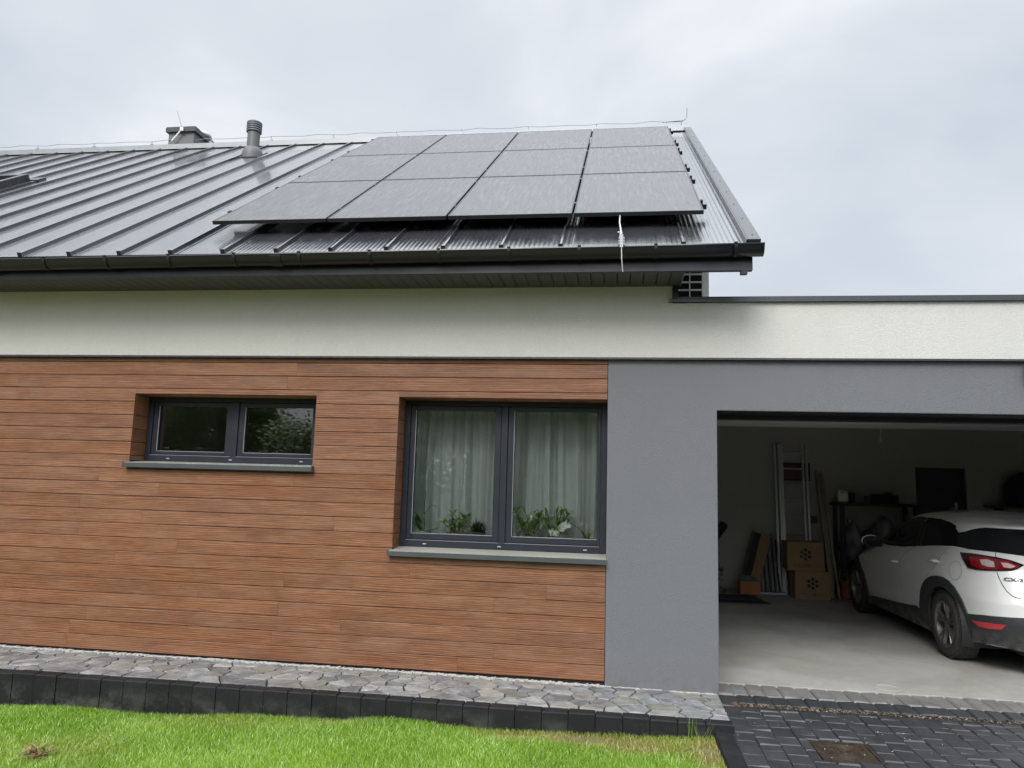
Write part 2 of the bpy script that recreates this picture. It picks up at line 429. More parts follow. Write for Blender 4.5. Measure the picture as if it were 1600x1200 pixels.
def grass_mat():
    g = NT('grass_blade'); o = g.pos(); r = g.island()
    big = g.noise(o, 1.6, 4, .55)
    c = g.ramp(g.math('ADD', g.math('MULTIPLY', r, .55), g.math('MULTIPLY', big, .5)),
               [(.12, (.095, .20, .016)), (.38, (.205, .385, .034)), (.62, (.34, .53, .06)), (.86, (.50, .63, .14))])
    dry = g.n('ShaderNodeAttribute', attribute_name='dry').outputs['Fac']
    c = g.mix(g.math('MULTIPLY', dry, g.mr(r, .1, .6, .35, 1)), c, (.46, .35, .13))
    df = g.n('ShaderNodeBsdfDiffuse', {'Color': c}); tl = g.n('ShaderNodeBsdfTranslucent', {'Color': g.hsv(c, 1.15, 1.05)})
    gl = g.n('ShaderNodeBsdfGlossy', {'Color': (1, 1, 1, 1), 'Roughness': .38})
    m = g.n('ShaderNodeMixShader', {0: .42, 1: df.outputs[0], 2: tl.outputs[0]})
    m2 = g.n('ShaderNodeMixShader', {0: .055, 1: m.outputs[0], 2: gl.outputs[0]})
    g.l(m2.outputs[0], g.o.inputs[0]); return g.mat
M['grass'] = grass_mat()
def leaf(name, stops):
    g = NT(name); r = g.island(); c = g.ramp(r, stops)
    df = g.n('ShaderNodeBsdfPrincipled', {'Base Color': c, 'Roughness': .5}); tl = g.n('ShaderNodeBsdfTranslucent', {'Color': c})
    m = g.n('ShaderNodeMixShader', {0: .45, 1: df.outputs[0], 2: tl.outputs[0]})
    g.l(m.outputs[0], g.o.inputs[0]); return g.mat
M['tree_leaf'] = leaf('tree_leaf', [(0, (.035, .075, .014)), (.5, (.085, .16, .030)), (1, (.17, .26, .06))])
M['pot_leaf'] = leaf('pot_leaf', [(0, (.16, .28, .05)), (.5, (.33, .50, .10)), (1, (.55, .68, .24))])
M['dark_leaf'] = leaf('dark_leaf', [(0, (.02, .035, .012)), (.5, (.05, .08, .025)), (1, (.10, .12, .05))])
M['orchid_leaf'] = leaf('orchid_leaf', [(0, (.035, .085, .025)), (1, (.06, .13, .04))])
M['petal'] = plain('petal', (.82, .82, .80), .6, var=.04)
M['bark'] = plain('bark', (.055, .042, .032), .9, scale=14, var=.4, bump=.6, bscale=30)
def ground_mat():
    g = NT('far_grass'); o = g.pos(); a = g.noise(o, .6, 6, .7)
    return g.set(col=g.ramp(a, [(.3, (.04, .075, .015)), (.7, (.09, .14, .03))]), rough=.95)
M['ground'] = ground_mat()
g = NT('frosted_pane'); df = g.n('ShaderNodeBsdfDiffuse', {'Color': (.8, .82, .82, 1)}); tl = g.n('ShaderNodeBsdfTranslucent', {'Color': (.9, .92, .92, 1)})
g.l(g.n('ShaderNodeMixShader', {0: .75, 1: df.outputs[0], 2: tl.outputs[0]}).outputs[0], g.o.inputs[0]); M['frosted'] = g.mat
M['terracotta'] = plain('terracotta', (.36, .20, .10), .8, var=.25, scale=30)
M['pot_white'] = plain('pot_white', (.42, .41, .39), .5, var=.2, scale=25)
M['pot_grey'] = plain('pot_grey', (.09, .09, .09), .6)
def curtain_mat():
    g = NT('curtain_fabric'); o = g.pos()
    weave = g.noise(g.mapping(o, (180, 1, 180)), 1, 2, .6)
    c = g.mix(weave, (.78, .81, .81), (.90, .92, .91))
    df = g.n('ShaderNodeBsdfDiffuse', {'Color': c}); tl = g.n('ShaderNodeBsdfTranslucent', {'Color': c}); tr = g.n('ShaderNodeBsdfTransparent')
    m = g.n('ShaderNodeMixShader', {0: .45, 1: df.outputs[0], 2: tl.outputs[0]})
    m2 = g.n('ShaderNodeMixShader', {0: .07, 1: m.outputs[0], 2: tr.outputs[0]})
    g.l(m2.outputs[0], g.o.inputs[0]); return g.mat
M['curtain'] = curtain_mat()
def carton():
    g = NT('cardboard'); o = g.pos()
    f = g.noise(g.mapping(o, (1, 1, 12)), 6, 4, .6)
    c = g.mix(f, (.27, .17, .085), (.36, .235, .125))
    return g.set(col=c, rough=.8)
M['cardboard'] = carton()
M['ink'] = plain('ink', (.02, .02, .022), .7)
M['faded_ink'] = plain('faded_ink', (.11, .085, .055), .7)
M['orange_card'] = plain('orange_card', (.40, .13, .035), .6, var=.2)
M['pale_wood'] = plain('pale_wood', (.36, .31, .22), .7, scale=9, var=.25)
M['steel_profile'] = plain('steel_profile', (.36, .37, .38), .4, metal=.5, var=.2)
M['dark_door'] = plain('dark_door', (.03, .033, .042), .4, var=.2)
M['dark_cloth'] = plain('dark_cloth', (.030, .030, .034), .85, var=.3, scale=12, bump=.5, bscale=25)
M['poly_bag'] = plain('poly_bag', (.15, .155, .16), .32, var=.3, scale=8, bump=.8, bscale=14)
M['picture_dark'] = plain('picture_dark', (.10, .04, .022), .5, var=.7, scale=14)
# car
g = NT('car_paint'); o = g.obj()
M['car_paint'] = g.set(col=g.mix(g.noise(o, 3, 4, .6), (.70, .70, .685), (.76, .76, .75)), rough=.26, coat=1.0, coatr=.03, normal=g.bump(g.noise(o, 700, 2, .5), .02, .001), spec=.5)
def car_glass():
    g = NT('car_glass'); o = g.obj(); f = g.noise(o, 3, 4, .6)
    return g.set(col=g.mix(f, (.004, .005, .006), (.012, .014, .016)), rough=.05, spec=.22)
M['car_glass'] = car_glass()
def trim():
    g = NT('car_trim'); o = g.pos()
    f = g.noise(o, 6, 5, .65); z = g.n('ShaderNodeSeparateXYZ', {0: o}).outputs[2]
    dirt = g.math('MULTIPLY', g.mr(g.noise(o, 9, 6, .7), .42, .62, 0, 1), g.mr(z, .36, .2, 0, .65))
    c = g.mix(f, (.020, .021, .024), (.034, .035, .038)); c = g.mix(dirt, c, (.21, .19, .155))
    return g.set(col=c, rough=.6, normal=g.bump(g.noise(o, 300, 2, .6), .1, .002))
M['car_trim'] = trim()
def tyre_mat():
    g = NT('tyre_rubber'); o = g.pos()
    f = g.noise(o, 12, 5, .65)
    return g.set(col=g.mix(f, (.022, .022, .022), (.048, .046, .043)), rough=.75)
M['tyre'] = tyre_mat()
M['rim_metal'] = plain('rim_metal', (.19, .185, .175), .38, metal=.75, var=.25, scale=18)
M['rim_dark'] = plain('rim_dark', (.014, .014, .015), .6)
M['lamp_red'] = plain('lamp_red', (.19, .004, .009), .12, var=.45, scale=30, coat=1)
M['lamp_dark'] = plain('lamp_dark', (.020, .003, .004), .1, var=.2, coat=1)
M['lamp_clear'] = plain('lamp_clear', (.46, .37, .36), .15, var=.3, scale=40, coat=1)
M['reflector_red'] = plain('reflector_red', (.42, .018, .03), .2, var=.35, scale=90, coat=1)
M['badge_metal'] = plain('badge_metal', (.045, .046, .05), .45, var=.1)
M['chrome'] = plain('chrome', (.16, .16, .165), .3, metal=.8, var=.1)
# ------------------------------------------------------------------ ground, lawn, paths
def structure(o): o['kind'] = 'structure'; return o
b = MB(); b.box(-300, 300, -300, 300, -1.0, -.62); structure(b.build('ground', M['ground']))

def lawn_z(x, y):
    return -.102 + max(-8.7, min(0.0, (x - .72)))*.0270
b = MB()
xs = np.linspace(-14, .722, 48); ys = np.linspace(-16, -.70, 48)
idx = lambda i, j: i*len(ys)+j
vs = [(x, y, lawn_z(x, y) + .012*math.sin(x*2.1+y*1.3)+.008*math.sin(x*5.3-y*3.7)) for x in xs for y in ys]
b.add(vs, [(idx(i, j), idx(i+1, j), idx(i+1, j+1), idx(i, j+1)) for i in range(len(xs)-1) for j in range(len(ys)-1)])
structure(b.build('lawn', M['soil'], smooth=True))

# crazy paving between the wall and the kerb: real stones grown from scattered seeds (clipped Voronoi cells)
PX0, PX1, PY0, PY1 = -11.0, .835, -.625, -.004
def path_z(x): return .016 - max(0, x+1.5)*.007
seeds = []
tries = 0
while len(seeds) < 330 and tries < 40000:
    tries += 1
    rad_ = random.choice((.075, .10, .13, .16, .19)) if tries < 20000 else .085
    p = (random.uniform(PX0, PX1), random.uniform(PY0, PY1), rad_)
    if all(((p[0]-q[0])*.72)**2 + (p[1]-q[1])**2 > ((rad_+q[2])*.55)**2 for q in seeds): seeds.append(p)
def clip(poly, a, n):   # keep the side where (p-a).n <= 0
    outp = []
    for i in range(len(poly)):
        p, q = poly[i], poly[(i+1) % len(poly)]
        dp = (p[0]-a[0])*n[0]+(p[1]-a[1])*n[1]; dq = (q[0]-a[0])*n[0]+(q[1]-a[1])*n[1]
        if dp <= 0: outp.append(p)
        if dp*dq < 0:
            t = dp/(dp-dq); outp.append((p[0]+(q[0]-p[0])*t, p[1]+(q[1]-p[1])*t))
    return outp
b = MB()
for s in seeds:
    poly = [(PX0, PY0), (PX1, PY0), (PX1, PY1), (PX0, PY1)]
    for q in seeds:
        dx, dy = q[0]-s[0], q[1]-s[1]
        if q is s or abs(dx) > .9: continue
        l = math.hypot(dx, dy)
        poly = clip(poly, ((s[0]+q[0])/2 + dx*.35*(s[2]-q[2])/(s[2]+q[2]) - dx/l*.0058, (s[1]+q[1])/2 + dy*.35*(s[2]-q[2])/(s[2]+q[2]) - dy/l*.0058), (dx/l, dy/l))
        if len(poly) < 3: break
    if len(poly) < 3: continue
    # roughen the outline
    rough = []
    for i in range(len(poly)):
        p, q = poly[i], poly[(i+1) % len(poly)]; L_ = math.hypot(q[0]-p[0], q[1]-p[1])
        k = max(1, int(L_/.035))
        for j in range(k):
            t = j/k; a = random.uniform(-.0055, .0055) if j else 0
            rough.append((p[0]+(q[0]-p[0])*t - (q[1]-p[1])/max(L_, 1e-6)*a, p[1]+(q[1]-p[1])*t + (q[0]-p[0])/max(L_, 1e-6)*a))
    cx = sum(p[0] for p in rough)/len(rough); cy = sum(p[1] for p in rough)/len(rough)
    dz = random.uniform(-.002, .002); n = len(rough); vs = []
    for k_, zz in ((1.0, -.03), (1.0, -.0035), (.972, 0.0)):
        for p in rough:
            vs.append((cx+(p[0]-cx)*k_, cy+(p[1]-cy)*k_, path_z(p[0])+zz+dz))
    fs = [(l*n+i, l*n+(i+1) % n, (l+1)*n+(i+1) % n, (l+1)*n+i) for l in range(2) for i in range(n)] + [tuple(2*n+i for i in range(n))]
    b.add(vs, fs)
structure(b.build('path', M['flagstone']))
b = MB(); 
for i in range(40):
    x0 = PX0+(PX1-PX0)*i/40; x1 = PX0+(PX1-PX0)*(i+1)/40
    b.hexa([(x0,PY0,-.3),(x1,PY0,-.3),(x1,PY1+.02,-.3),(x0,PY1+.02,-.3),(x0,PY0,path_z(x0)-.011),(x1,PY0,path_z(x1)-.011),(x1,PY1+.02,path_z(x1)-.011),(x0,PY1+.02,path_z(x0)-.011)])
structure(b.build('path_bed', M['mortar']))

# dark concrete edging blocks between path and lawn
kerb = thing('edging_kerb', 'row of anthracite concrete edging blocks between stone path and lawn', 'kerb', (-3, -.68, 0))
b = MB(); x = -11.0
while x < .84:
    x1 = min(x + .1795, .87)
    z1 = path_z(x) - .004 + random.uniform(-.003, .003); y0 = -.735+random.uniform(-.004, .004)
    b.cbox(x+.0022, x1-.0022, y0, -.628, -.6, z1, .007); x += .1795
b.build('edging_block', M['kerb_stone'], kerb)

kerb2 = thing('lawn_kerb', 'smooth dark kerb stone separating lawn from paved driveway', 'kerb', (.77, -4, -.1))
b = MB(); y = -.74
while y > -12:
    b.cbox(.722, .826, y-.996, y-.004, -.5, -.046+random.uniform(-.002, .002), .006); y -= 1.0
b.build('kerb_stone', M['kerb_stone'], kerb2)

# driveway: sand bed, pavers with chamfers
def drive_z(y):
    if y > .1: return -.004 - (.40-y)*.04
    if y > -.10: return -.016 - (.1-y)*.07
    return -.030 + (y+.1)*.018
b = MB()
ysd = [.40, .1, -.1, -.2, -.6, -2, -5, -14]
for i in range(len(ysd)-1):
    ya, yb = ysd[i], ysd[i+1]; za, zb = drive_z(ya)-.014, drive_z(yb)-.014
    x0 = .83 if ya <= -.6 else .842
    b.hexa([(x0,yb,-.5),(14,yb,-.5),(14,ya,-.5),(x0,ya,-.5),(x0,yb,zb),(14,yb,zb),(14,ya,za),(x0,ya,za)])
structure(b.build('driveway_bed', M['joint_sand']))
def paver(b, x0, x1, y0, y1, c=.0075, g=.0019):
    j = lambda: random.uniform(-.0022, .0022)
    zf, zb = drive_z(y0+.001), drive_z(y1-.001); dz = random.uniform(-.0025, .0025)
    x0 += g+j(); x1 -= g+j(); y0 += g+j(); y1 -= g+j()
    tx, ty = random.uniform(-.003, .003), random.uniform(-.003, .003)
    top = [(x0+c,y0+c,zf+dz-tx-ty),(x1-c,y0+c,zf+dz+tx-ty),(x1-c,y1-c,zb+dz+tx+ty),(x0+c,y1-c,zb+dz-tx+ty)]
    mid = [(x0,y0,zf-c*.8+dz),(x1,y0,zf-c*.8+dz),(x1,y1,zb-c*.8+dz),(x0,y1,zb-c*.8+dz)]
    low = [(p[0],p[1],p[2]-.04) for p in mid]
    b.add(low+mid+top, [(0,1,5,4),(1,2,6,5),(2,3,7,6),(3,0,4,7),(4,5,9,8),(5,6,10,9),(6,7,11,10),(7,4,8,11),(8,9,10,11)])
MH = (1.30, 1.645, -1.115, -.775)     # manhole cover
def overlaps(x0, x1, y0, y1): return x1 > MH[0]+.004 and x0 < MH[1]-.004 and y1 > MH[2]+.004 and y0 < MH[3]-.004
b = MB(); x = .845
while x < 12:
    wd = random.choice((.118, .122, .126)); b.cur = 1
    paver(b, x, x+wd, .10, .375, .012); x += wd
x = .985
while x < 12:
    wd = random.choice((.118, .124, .13)); b.cur = 0
    paver(b, x, x+wd, -.085, .10, .011); x += wd
b.cur = 0
for k in range(5): paver(b, .845, .975, -.03-.14*(k+1), -.03-.14*k)
x = .832 + .146
col = 0
xl = .832
while xl < 11:
    wd = .134+random.uniform(-.002, .002); y = -.175 if xl > .96 else -.745
    y -= random.uniform(0, .08) if xl > .96 else 0
    if xl > .96 and y < -.175 - .03: paver(b, xl, xl+wd, y, -.175)
    while y > -9.0:
        ln = random.choice((.095, .14, .14, .185)); y0 = y-ln
        if overlaps(xl, xl+wd, y0, y):
            if y > MH[3]+.04: paver(b, xl, xl+wd, MH[3]+.004, y)
            if xl < MH[0]-.03: paver(b, xl, MH[0]-.004, y0, y)
            if xl+wd > MH[1]+.03: paver(b, MH[1]+.004, xl+wd, y0, y)
            if y0 < MH[2]-.04: paver(b, xl, xl+wd, y0, MH[2]-.004)
        else: paver(b, xl, xl+wd, y0, y)
        y = y0
    xl += wd
structure(b.build('driveway', [M['paver'], M['paver_worn']]))

# slot drain full of grit along the garage threshold
dr = thing('slot_drain', 'narrow drain slot clogged with grit and leaf litter across the driveway', 'drain', (4, -.13, -.06))
b = MB()
b.box(.93, 12, -.172, -.160, -.09, -.032); b.box(.93, 12, -.100, -.088, -.09, -.032); b.box(.93, 12, -.172, -.088, -.11, -.08)
b.build('channel', M['black_plastic'], dr)
b = MB()
for i in range(5200):
    x = .92 + 11*(random.random()**1.7); y = random.uniform(-.168, -.094); r_ = random.uniform(.004, .013)
    z = -.034 + random.uniform(-.02, .010); q = Matrix.Rotation(random.uniform(0, 6), 3, Vector((random.random(), random.random(), 1)).normalized())
    vs = [Vector((x, y, z)) + q @ Vector(v)*r_ for v in ((1,0,0),(-.6,.8,0),(-.6,-.8,0),(0,0,.7))]
    b.add(vs, [(0,1,2),(0,1,3),(1,2,3),(2,0,3)])
b.build('grit', M['debris'], dr)['kind'] = 'stuff'

mh = thing('manhole_cover', 'rusty square manhole cover with ring relief set in grey pavers', 'manhole cover', ((MH[0]+MH[1])/2, (MH[2]+MH[3])/2, -.055))
b = MB(); zc = drive_z(-.95)
b.box(MH[0], MH[1], MH[2], MH[3], zc-.06, zc-.012)
for a in ((MH[0], MH[0]+.014, MH[2], MH[3]), (MH[1]-.014, MH[1], MH[2], MH[3]), (MH[0]+.014, MH[1]-.014, MH[2], MH[2]+.014), (MH[0]+.014, MH[1]-.014, MH[3]-.014, MH[3])):
    b.box(*a, zc-.03, zc-.002)
b.build('frame', M['rust'], mh)
b = MB(); cx, cy = (MH[0]+MH[1])/2, (MH[2]+MH[3])/2
b.box(MH[0]+.02, MH[1]-.02, MH[2]+.02, MH[3]-.02, zc-.02, zc-.0075)
for r_ in (.03, .055, .08, .105, .13):
    n = 40; vs = []
    for rr, z in ((r_-.006, zc-.009), (r_-.004, zc-.003), (r_+.004, zc-.003), (r_+.006, zc-.009)):
        vs += [(cx+rr*math.cos(2*math.pi*i/n), cy+rr*math.sin(2*math.pi*i/n), z) for i in range(n)]
    b.add(vs, [(k*n+i, k*n+(i+1) % n, (k+1)*n+(i+1) % n, (k+1)*n+i) for k in range(3) for i in range(n)])
for sx in (-1, 1):
    for sy in (-1, 1):
        for k in range(3): b.box(cx+sx*.13-.012, cx+sx*.13+.012, cy+sy*(.10+.018*k)-.005, cy+sy*(.10+.018*k)+.005, zc-.008, zc-.003)
b.build('lid', M['rust'], mh)

# ------------------------------------------------------------------ the house
house = thing('house', 'modern single-storey house with wood cladding, dark metal roof and open garage', 'house', (-3, 4.6, 0))
BP, ZB = .11633, .0377                    # board pitch, lowest board edge
ZTOP = 2.522
LWIN = (-1.716, 0.0, .97, 2.195); SWIN = (-4.092, -2.434, 1.622, 2.198)
def split(x0, x1, holes):
    segs = [(x0, x1)]
    for a, c in holes:
        n = []
        for p, q in segs:
            if c <= p or a >= q: n.append((p, q))
            else:
                if a > p: n.append((p, a))
                if c < q: n.append((c, q))
        segs = n
    return segs
def board(b, x0, x1, z0, z1, y=0.0, t=.018):
    c = .003; ov = .0060
    prof = [(y+t, z0+ov), (y+.0095, z0+ov), (y+.0085, z0+ov*.55), (y+.002, z0+ov*.5), (y, z0+ov*.5+c*.6), (y, z1-.0055), (y+.0042, z1-.0012), (y+t, z1-.0012)]
    b.prism(prof, 'X', x0, x1)
b = MB(); k = 0; z = ZB
while z < ZTOP-.01:
    z1 = min(z+BP, ZTOP)
    holes = []
    if z1 > LWIN[2]-.026 and z < LWIN[3]-.004: holes.append((LWIN[0], LWIN[1]+.5))
    if z1 > SWIN[2]-.026 and z < SWIN[3]-.004: holes.append((SWIN[0], SWIN[1]))
    x = -11.0 + random.uniform(-2.5, 0)
    cuts = []
    while x < 0: x += random.uniform(1.7, 3.4); cuts.append(x)
    for s0, s1 in split(-11.0, -.002, holes):
        pts = [s0] + [c for c in cuts if s0+.25 < c < s1-.25] + [s1]
        for p, q in zip(pts[:-1], pts[1:]):
            za, zb = z, z1
            # rows cut by a window head or sill
            for W_ in (LWIN, SWIN):
                pass
            board(b, p+.0006, q-.0006, za, zb)
    # the strips left above a head or under a sill
    for W_, xr in ((LWIN, -.002), (SWIN, SWIN[1])):
        if z < W_[3] < z1 and W_[3] < z1-.006 and z < W_[3]-.004: board(b, W_[0], xr, W_[3], z1)
        if z < W_[2]-.045 and z1 > W_[2]-.026: board(b, W_[0], xr, z, W_[2]-.030)
    # reveal boards
    for W_ in (LWIN, SWIN):
        a, c = max(z, W_[2]), min(z1, W_[3])
        if c-a > .012:
            b.add([(W_[0]-.016,.0185,a),(W_[0]+.001,.0185,a),(W_[0]+.001,.205,a),(W_[0]-.016,.205,a),(W_[0]-.016,.0185,c-.004),(W_[0]+.001,.0185,c-.004),(W_[0]+.001,.205,c-.004),(W_[0]-.016,.205,c-.004)],
                  [(0,3,2,1),(4,5,6,7),(0,1,5,4),(1,2,6,5),(2,3,7,6),(3,0,4,7)])
            if W_ is SWIN:
                x0, x1 = W_[1]-.001, W_[1]+.016
                b.box(x0, x1, .0185, .205, a, c-.004)
    z = z1
for W_ in (LWIN, SWIN): b.box(W_[0]+.002, W_[1]-.002, .0185, .205, W_[3]-.002, W_[3]+.014)
b.build('wood_cladding', M['wood'], house)

def wall_with_holes(b, x0, x1, z0, z1, y0, y1, holes):   # holes (xa, xb, za, zb)
    xs = sorted({x0, x1, *[v for h in holes for v in h[:2] if x0 < v < x1]})
    for p, q in zip(xs[:-1], xs[1:]):
        zs = sorted([(h[2], h[3]) for h in holes if h[0] <= p+1e-6 and h[1] >= q-1e-6])
        z = z0
        for a, c in zs:
            if a > z: b.box(p, q, y0, y1, z, a)
            z = c
        if z < z1: b.box(p, q, y0, y1, z, z1)
HL = (LWIN[0]-.017, LWIN[1]+.0005, LWIN[2]-.03, LWIN[3]+.016); HS = (SWIN[0]-.017, SWIN[1]+.017, SWIN[2]-.03, SWIN[3]+.016)
b = MB(); wall_with_holes(b, -11.0, .0005, -.3, ZTOP, .0195, .40, [HL, HS])
b.build('rear_of_cladding', M['dark_gap'], house)
# grey rendered wall around the garage door
GX0, GX1, GZ = .849, 5.70, 2.122
b = MB()
b.prism([(.0012, -.3), (GX0, -.3), (GX0, GZ), (GX1, GZ), (GX1, -.3), (8.2, -.3), (8.2, ZTOP), (.0012, ZTOP)], 'Y', 0, .37)
b.build('grey_wall', M['grey_plaster'], house, bevel=.006)
# white rendered band above
b = MB(); WE = .505
b.prism([(-11.0, ZTOP+.006), (8.25, ZTOP+.006), (8.25, 2.975), (WE, 2.975), (WE, 3.20), (-11.0, 3.20)], 'Y', -.034, .40)
b.build('white_band', M['white_plaster'], house)
b = MB(); b.box(-11, 8.25, -.030, .36, ZTOP+.001, ZTOP+.0055); b.box(-11, 8.25, -.040, -.028, ZTOP-.004, ZTOP+.012)
b.build('drip_edge', M['trim_metal'], house)
b = MB(); b.prism([(-.062, 2.978), (-.058, 2.978), (-.058, 3.016), (.43, 3.026), (.43, 3.03), (-.062, 3.020)], 'X', WE+.002, 8.3)
b.box(WE-.03, WE+.001, -.062, .02, 2.978, 3.0)
b.build('parapet_cap', M['trim_metal'], house)
b = MB(); x = -11.0
while x < GX0-.03:
    x1 = min(x+random.uniform(.012, .035), GX0-.001); pz = path_z(x)
    f_ = random.uniform(-.034, -.004) if random.random() < .7 else random.uniform(-.05, -.02)
    if x1 < .0: b.cbox(x, x1, f_, .018, -.05, pz+random.uniform(.002, .010), .002)
    else: b.cbox(x, x1, f_*.6, -.0005, -.05, pz+random.uniform(.001, .006), .002)
    x = x1
b.build('wall_foot', M['lime'], house)

# windows: frame, sashes, pane, sill
def window(win, splits, zg, lab, nclips, rx):
    X0, X1, Z0, Z1 = win; FY = .2
    f = MB(); zf = Z0+.058
    f.box(X0+.002, X0+.05, FY, FY+.075, Z0, Z1-.002); f.box(X1-.05, X1-.002, FY, FY+.075, Z0, Z1-.002)
    f.box(X0+.05, X1-.05, FY, FY+.075, Z1-.042, Z1-.002); f.box(X0+.05, X1-.05, FY, FY+.075, Z0, zf)
    mid = (splits[0][1]+splits[1][0])/2
    f.box(mid-.027, mid+.027, FY, FY+.075, zf, Z1-.042)
    w_ = f.build('window', M['frame'], house, bevel=.003); w_['label'] = lab
    lip = MB()
    for (a, c) in splits:
        xa = X0+.052 if a == splits[0][0] else mid+.029; xb = X1-.052 if c == splits[1][1] else mid-.029
        s = MB(); y0, y1 = FY+.011, FY+.06
        s.box(xa, a, y0, y1, zf+.002, Z1-.044); s.box(c, xb, y0, y1, zf+.002, Z1-.044)
        s.box(a, c, y0, y1, zf+.002, zg[0]); s.box(a, c, y0, y1, zg[1], Z1-.044)
        s.build('sash', M['frame'], w_, bevel=.004)
        lip.box(a-.001, c+.001, y0-.002, y0+.003, zg[0]-.0045, zg[0]); lip.box(a-.0045, a, y0-.002, y0+.003, zg[0], zg[1])
        p = MB(); p.box(a-.004, c+.004, FY+.030, FY+.036, zg[0]-.004, zg[1]+.004); p.build('pane', M['glass'], w_)
        lip.box(xa, xb, FY-.0015, FY+.002, zf-.004, zf-.0005)
    lip.build('gasket', M['frame_lip'], w_)
    for cx in nclips:
        m = MB(); m.box(cx-.016, cx+.016, FY-.006, FY-.0005, Z0+.020, Z0+.031); m.build('drain_cap', M['frame_lip'], w_, bevel=.003)
    # sill
    s = MB(); s.prism([(-.052, Z0-.058), (-.046, Z0-.058), (-.046, Z0-.022), (-.052, Z0-.022)], 'X', X0-.02, rx)
    s.prism([(-.046, Z0-.032), (.0, Z0-.032), (.0, Z0-.026), (-.046, Z0-.026)], 'X', X0-.02, rx)
    s.box(X0-.024, X0-.0205, -.055, .012, Z0-.06, Z0-.012)
    if rx < -.1: s.box(rx+.0005, rx+.004, -.055, .012, Z0-.06, Z0-.012)
    s.build('sill', M['sill_metal'], w_)
    t = MB(); t.prism([(-.0525, Z0-.0215), (-.0525, Z0-.017), (.2, Z0-.0005), (.2, Z0-.010), (.0, Z0-.022)], 'X', X0-.0195 if False else X0-.015, rx-.001)
    t.build('sill_top', M['sill_stone'], w_)
    return w_
window(LWIN, [(-1.617, -.937), (-.770, -.076)], (1.083, 2.113), 'tall two-pane window with sheer curtain and potted plants', (-1.50, -.87, -.17), .004)
window(SWIN, [(-3.983, -3.343), (-3.163, -2.547)], (1.716, 2.115), 'low wide two-pane window high on the wood wall', (-3.86, -3.27, -2.62), SWIN[1]+.012)

# rooms behind the windows
b = MB()
def room(b, x0, x1, y0, y1, z0, z1, t=.08):
    b.box(x0-t, x1+t, y1, y1+t, z0-t, z1+t); b.box(x0-t, x0, y0, y1, z0-t, z1+t); b.box(x1, x1+t, y0, y1, z0-t, z1+t)
    b.box(x0, x1, y0, y1, z0-t, z0); b.box(x0, x1, y0, y1, z1, z1+t)
t_ = .08; RY = 9.6
b.box(-2.23, .23, .401, RY+t_, -t_, 0); b.box(-2.23, .23, .401, RY+t_, 2.5, 2.58); b.box(-2.23, -2.15, .401, RY, 0, 2.5)
b.box(.15, .23, .401, 7.5, 0, 2.5); b.box(.15, .23, 7.5, RY, 2.4, 2.5); b.box(.15, .23, 9.5, RY, 0, 2.4)  # unseen opening added in the right wall to light the curtain from behind
wall_with_holes(b, -2.15, .15, 0, 2.5, RY, RY+t_, [(-1.83, -.66, .86, 1.66)])
room(b, -4.7, -2.31, .401, 3.2, 0, 2.5)
b.build('room_shell', M['room_paint'], house)
b = MB(); b.box(-1.83, -.66, RY+.03, RY+.04, .86, 1.66); b.build('frosted_pane', M['frosted'], house)
b = MB(); b.box(LWIN[0]-.016, .0, .285, .455, LWIN[2]+.035, LWIN[2]+.062); b.build('inner_sill', M['white_plastic'], house)

# garage shell
b = MB(); b.box(.45, 6.9, .371, 6.45, -.3, 0.0); b.box(GX0+.003, GX1-.003, .37-.005, .371, -.2, -.002)
b.build('garage_floor', M['concrete_floor'], house)
b = MB()
b.box(.30, .45, .371, 6.45, -.3, 2.62); b.box(6.9, 7.05, .371, 6.45, -.3, 2.62)
b.box(.30, 7.05, .371, 6.45, 2.56, 2.72)
wall_with_holes(b, .45, 6.9, 0, 2.56, 6.3, 6.45, [(4.615, 5.335, 0, 1.935)])
b.build('garage_wall', M['garage_plaster'], house)
b = MB(); b.box(4.615, 5.335, 6.36, 6.42, 0, 1.935)
b.box(4.66, 4.69, 6.35, 6.36, .1, 1.85); b.box(4.75, 5.2, 6.352, 6.36, 1.0, 1.02)
d_ = b.build('inner_door', M['dark_door'], house)
b = MB(); b.box(5.17, 5.21, 6.335, 6.36, 1.18, 1.42); b.tube([(5.19, 6.335, 1.33), (5.19, 6.30, 1.33), (5.08, 6.30, 1.33)], .01)
b.build('handle', M['alu'], d_)
b = MB(); b.box(GX0-.0, GX1, .25, .366, GZ-.042, GZ-.001); b.box(GX0, GX1, .03, .25, GZ-.006, GZ-.001)
b.box(GX0+.0, GX0+.006, .30, .366, 0, GZ-.045)
b.build('door_frame', M['gutter'], house)
# rolled-up sectional door hanging under the ceiling
b = MB()
for i in range(7): b.box(GX0+.05, GX1-.05, .55+.46*i, .55+.46*i+.455, 2.31, 2.35)
b.build('garage_door', M['white_plastic'], house, bevel=.006)
b = MB()
for x in (GX0+.02, GX1-.05): b.box(x, x+.03, .4, 3.6, 2.27, 2.30)
split_build(b, 'door_rail', M['zinc'], house)
# flat roof over the garage
b = MB(); b.box(.56, 8.2, .42, 7.2, 2.75, 2.93); b.build('flat_roof', M['soffit'], house)
b = MB(); b.box(8.05, 8.2, .401, 7.2, -.3, 2.97); b.box(.3, 8.2, 7.2, 7.4, -.3, 2.97); b.build('side_wall', M['white_plaster'], house)

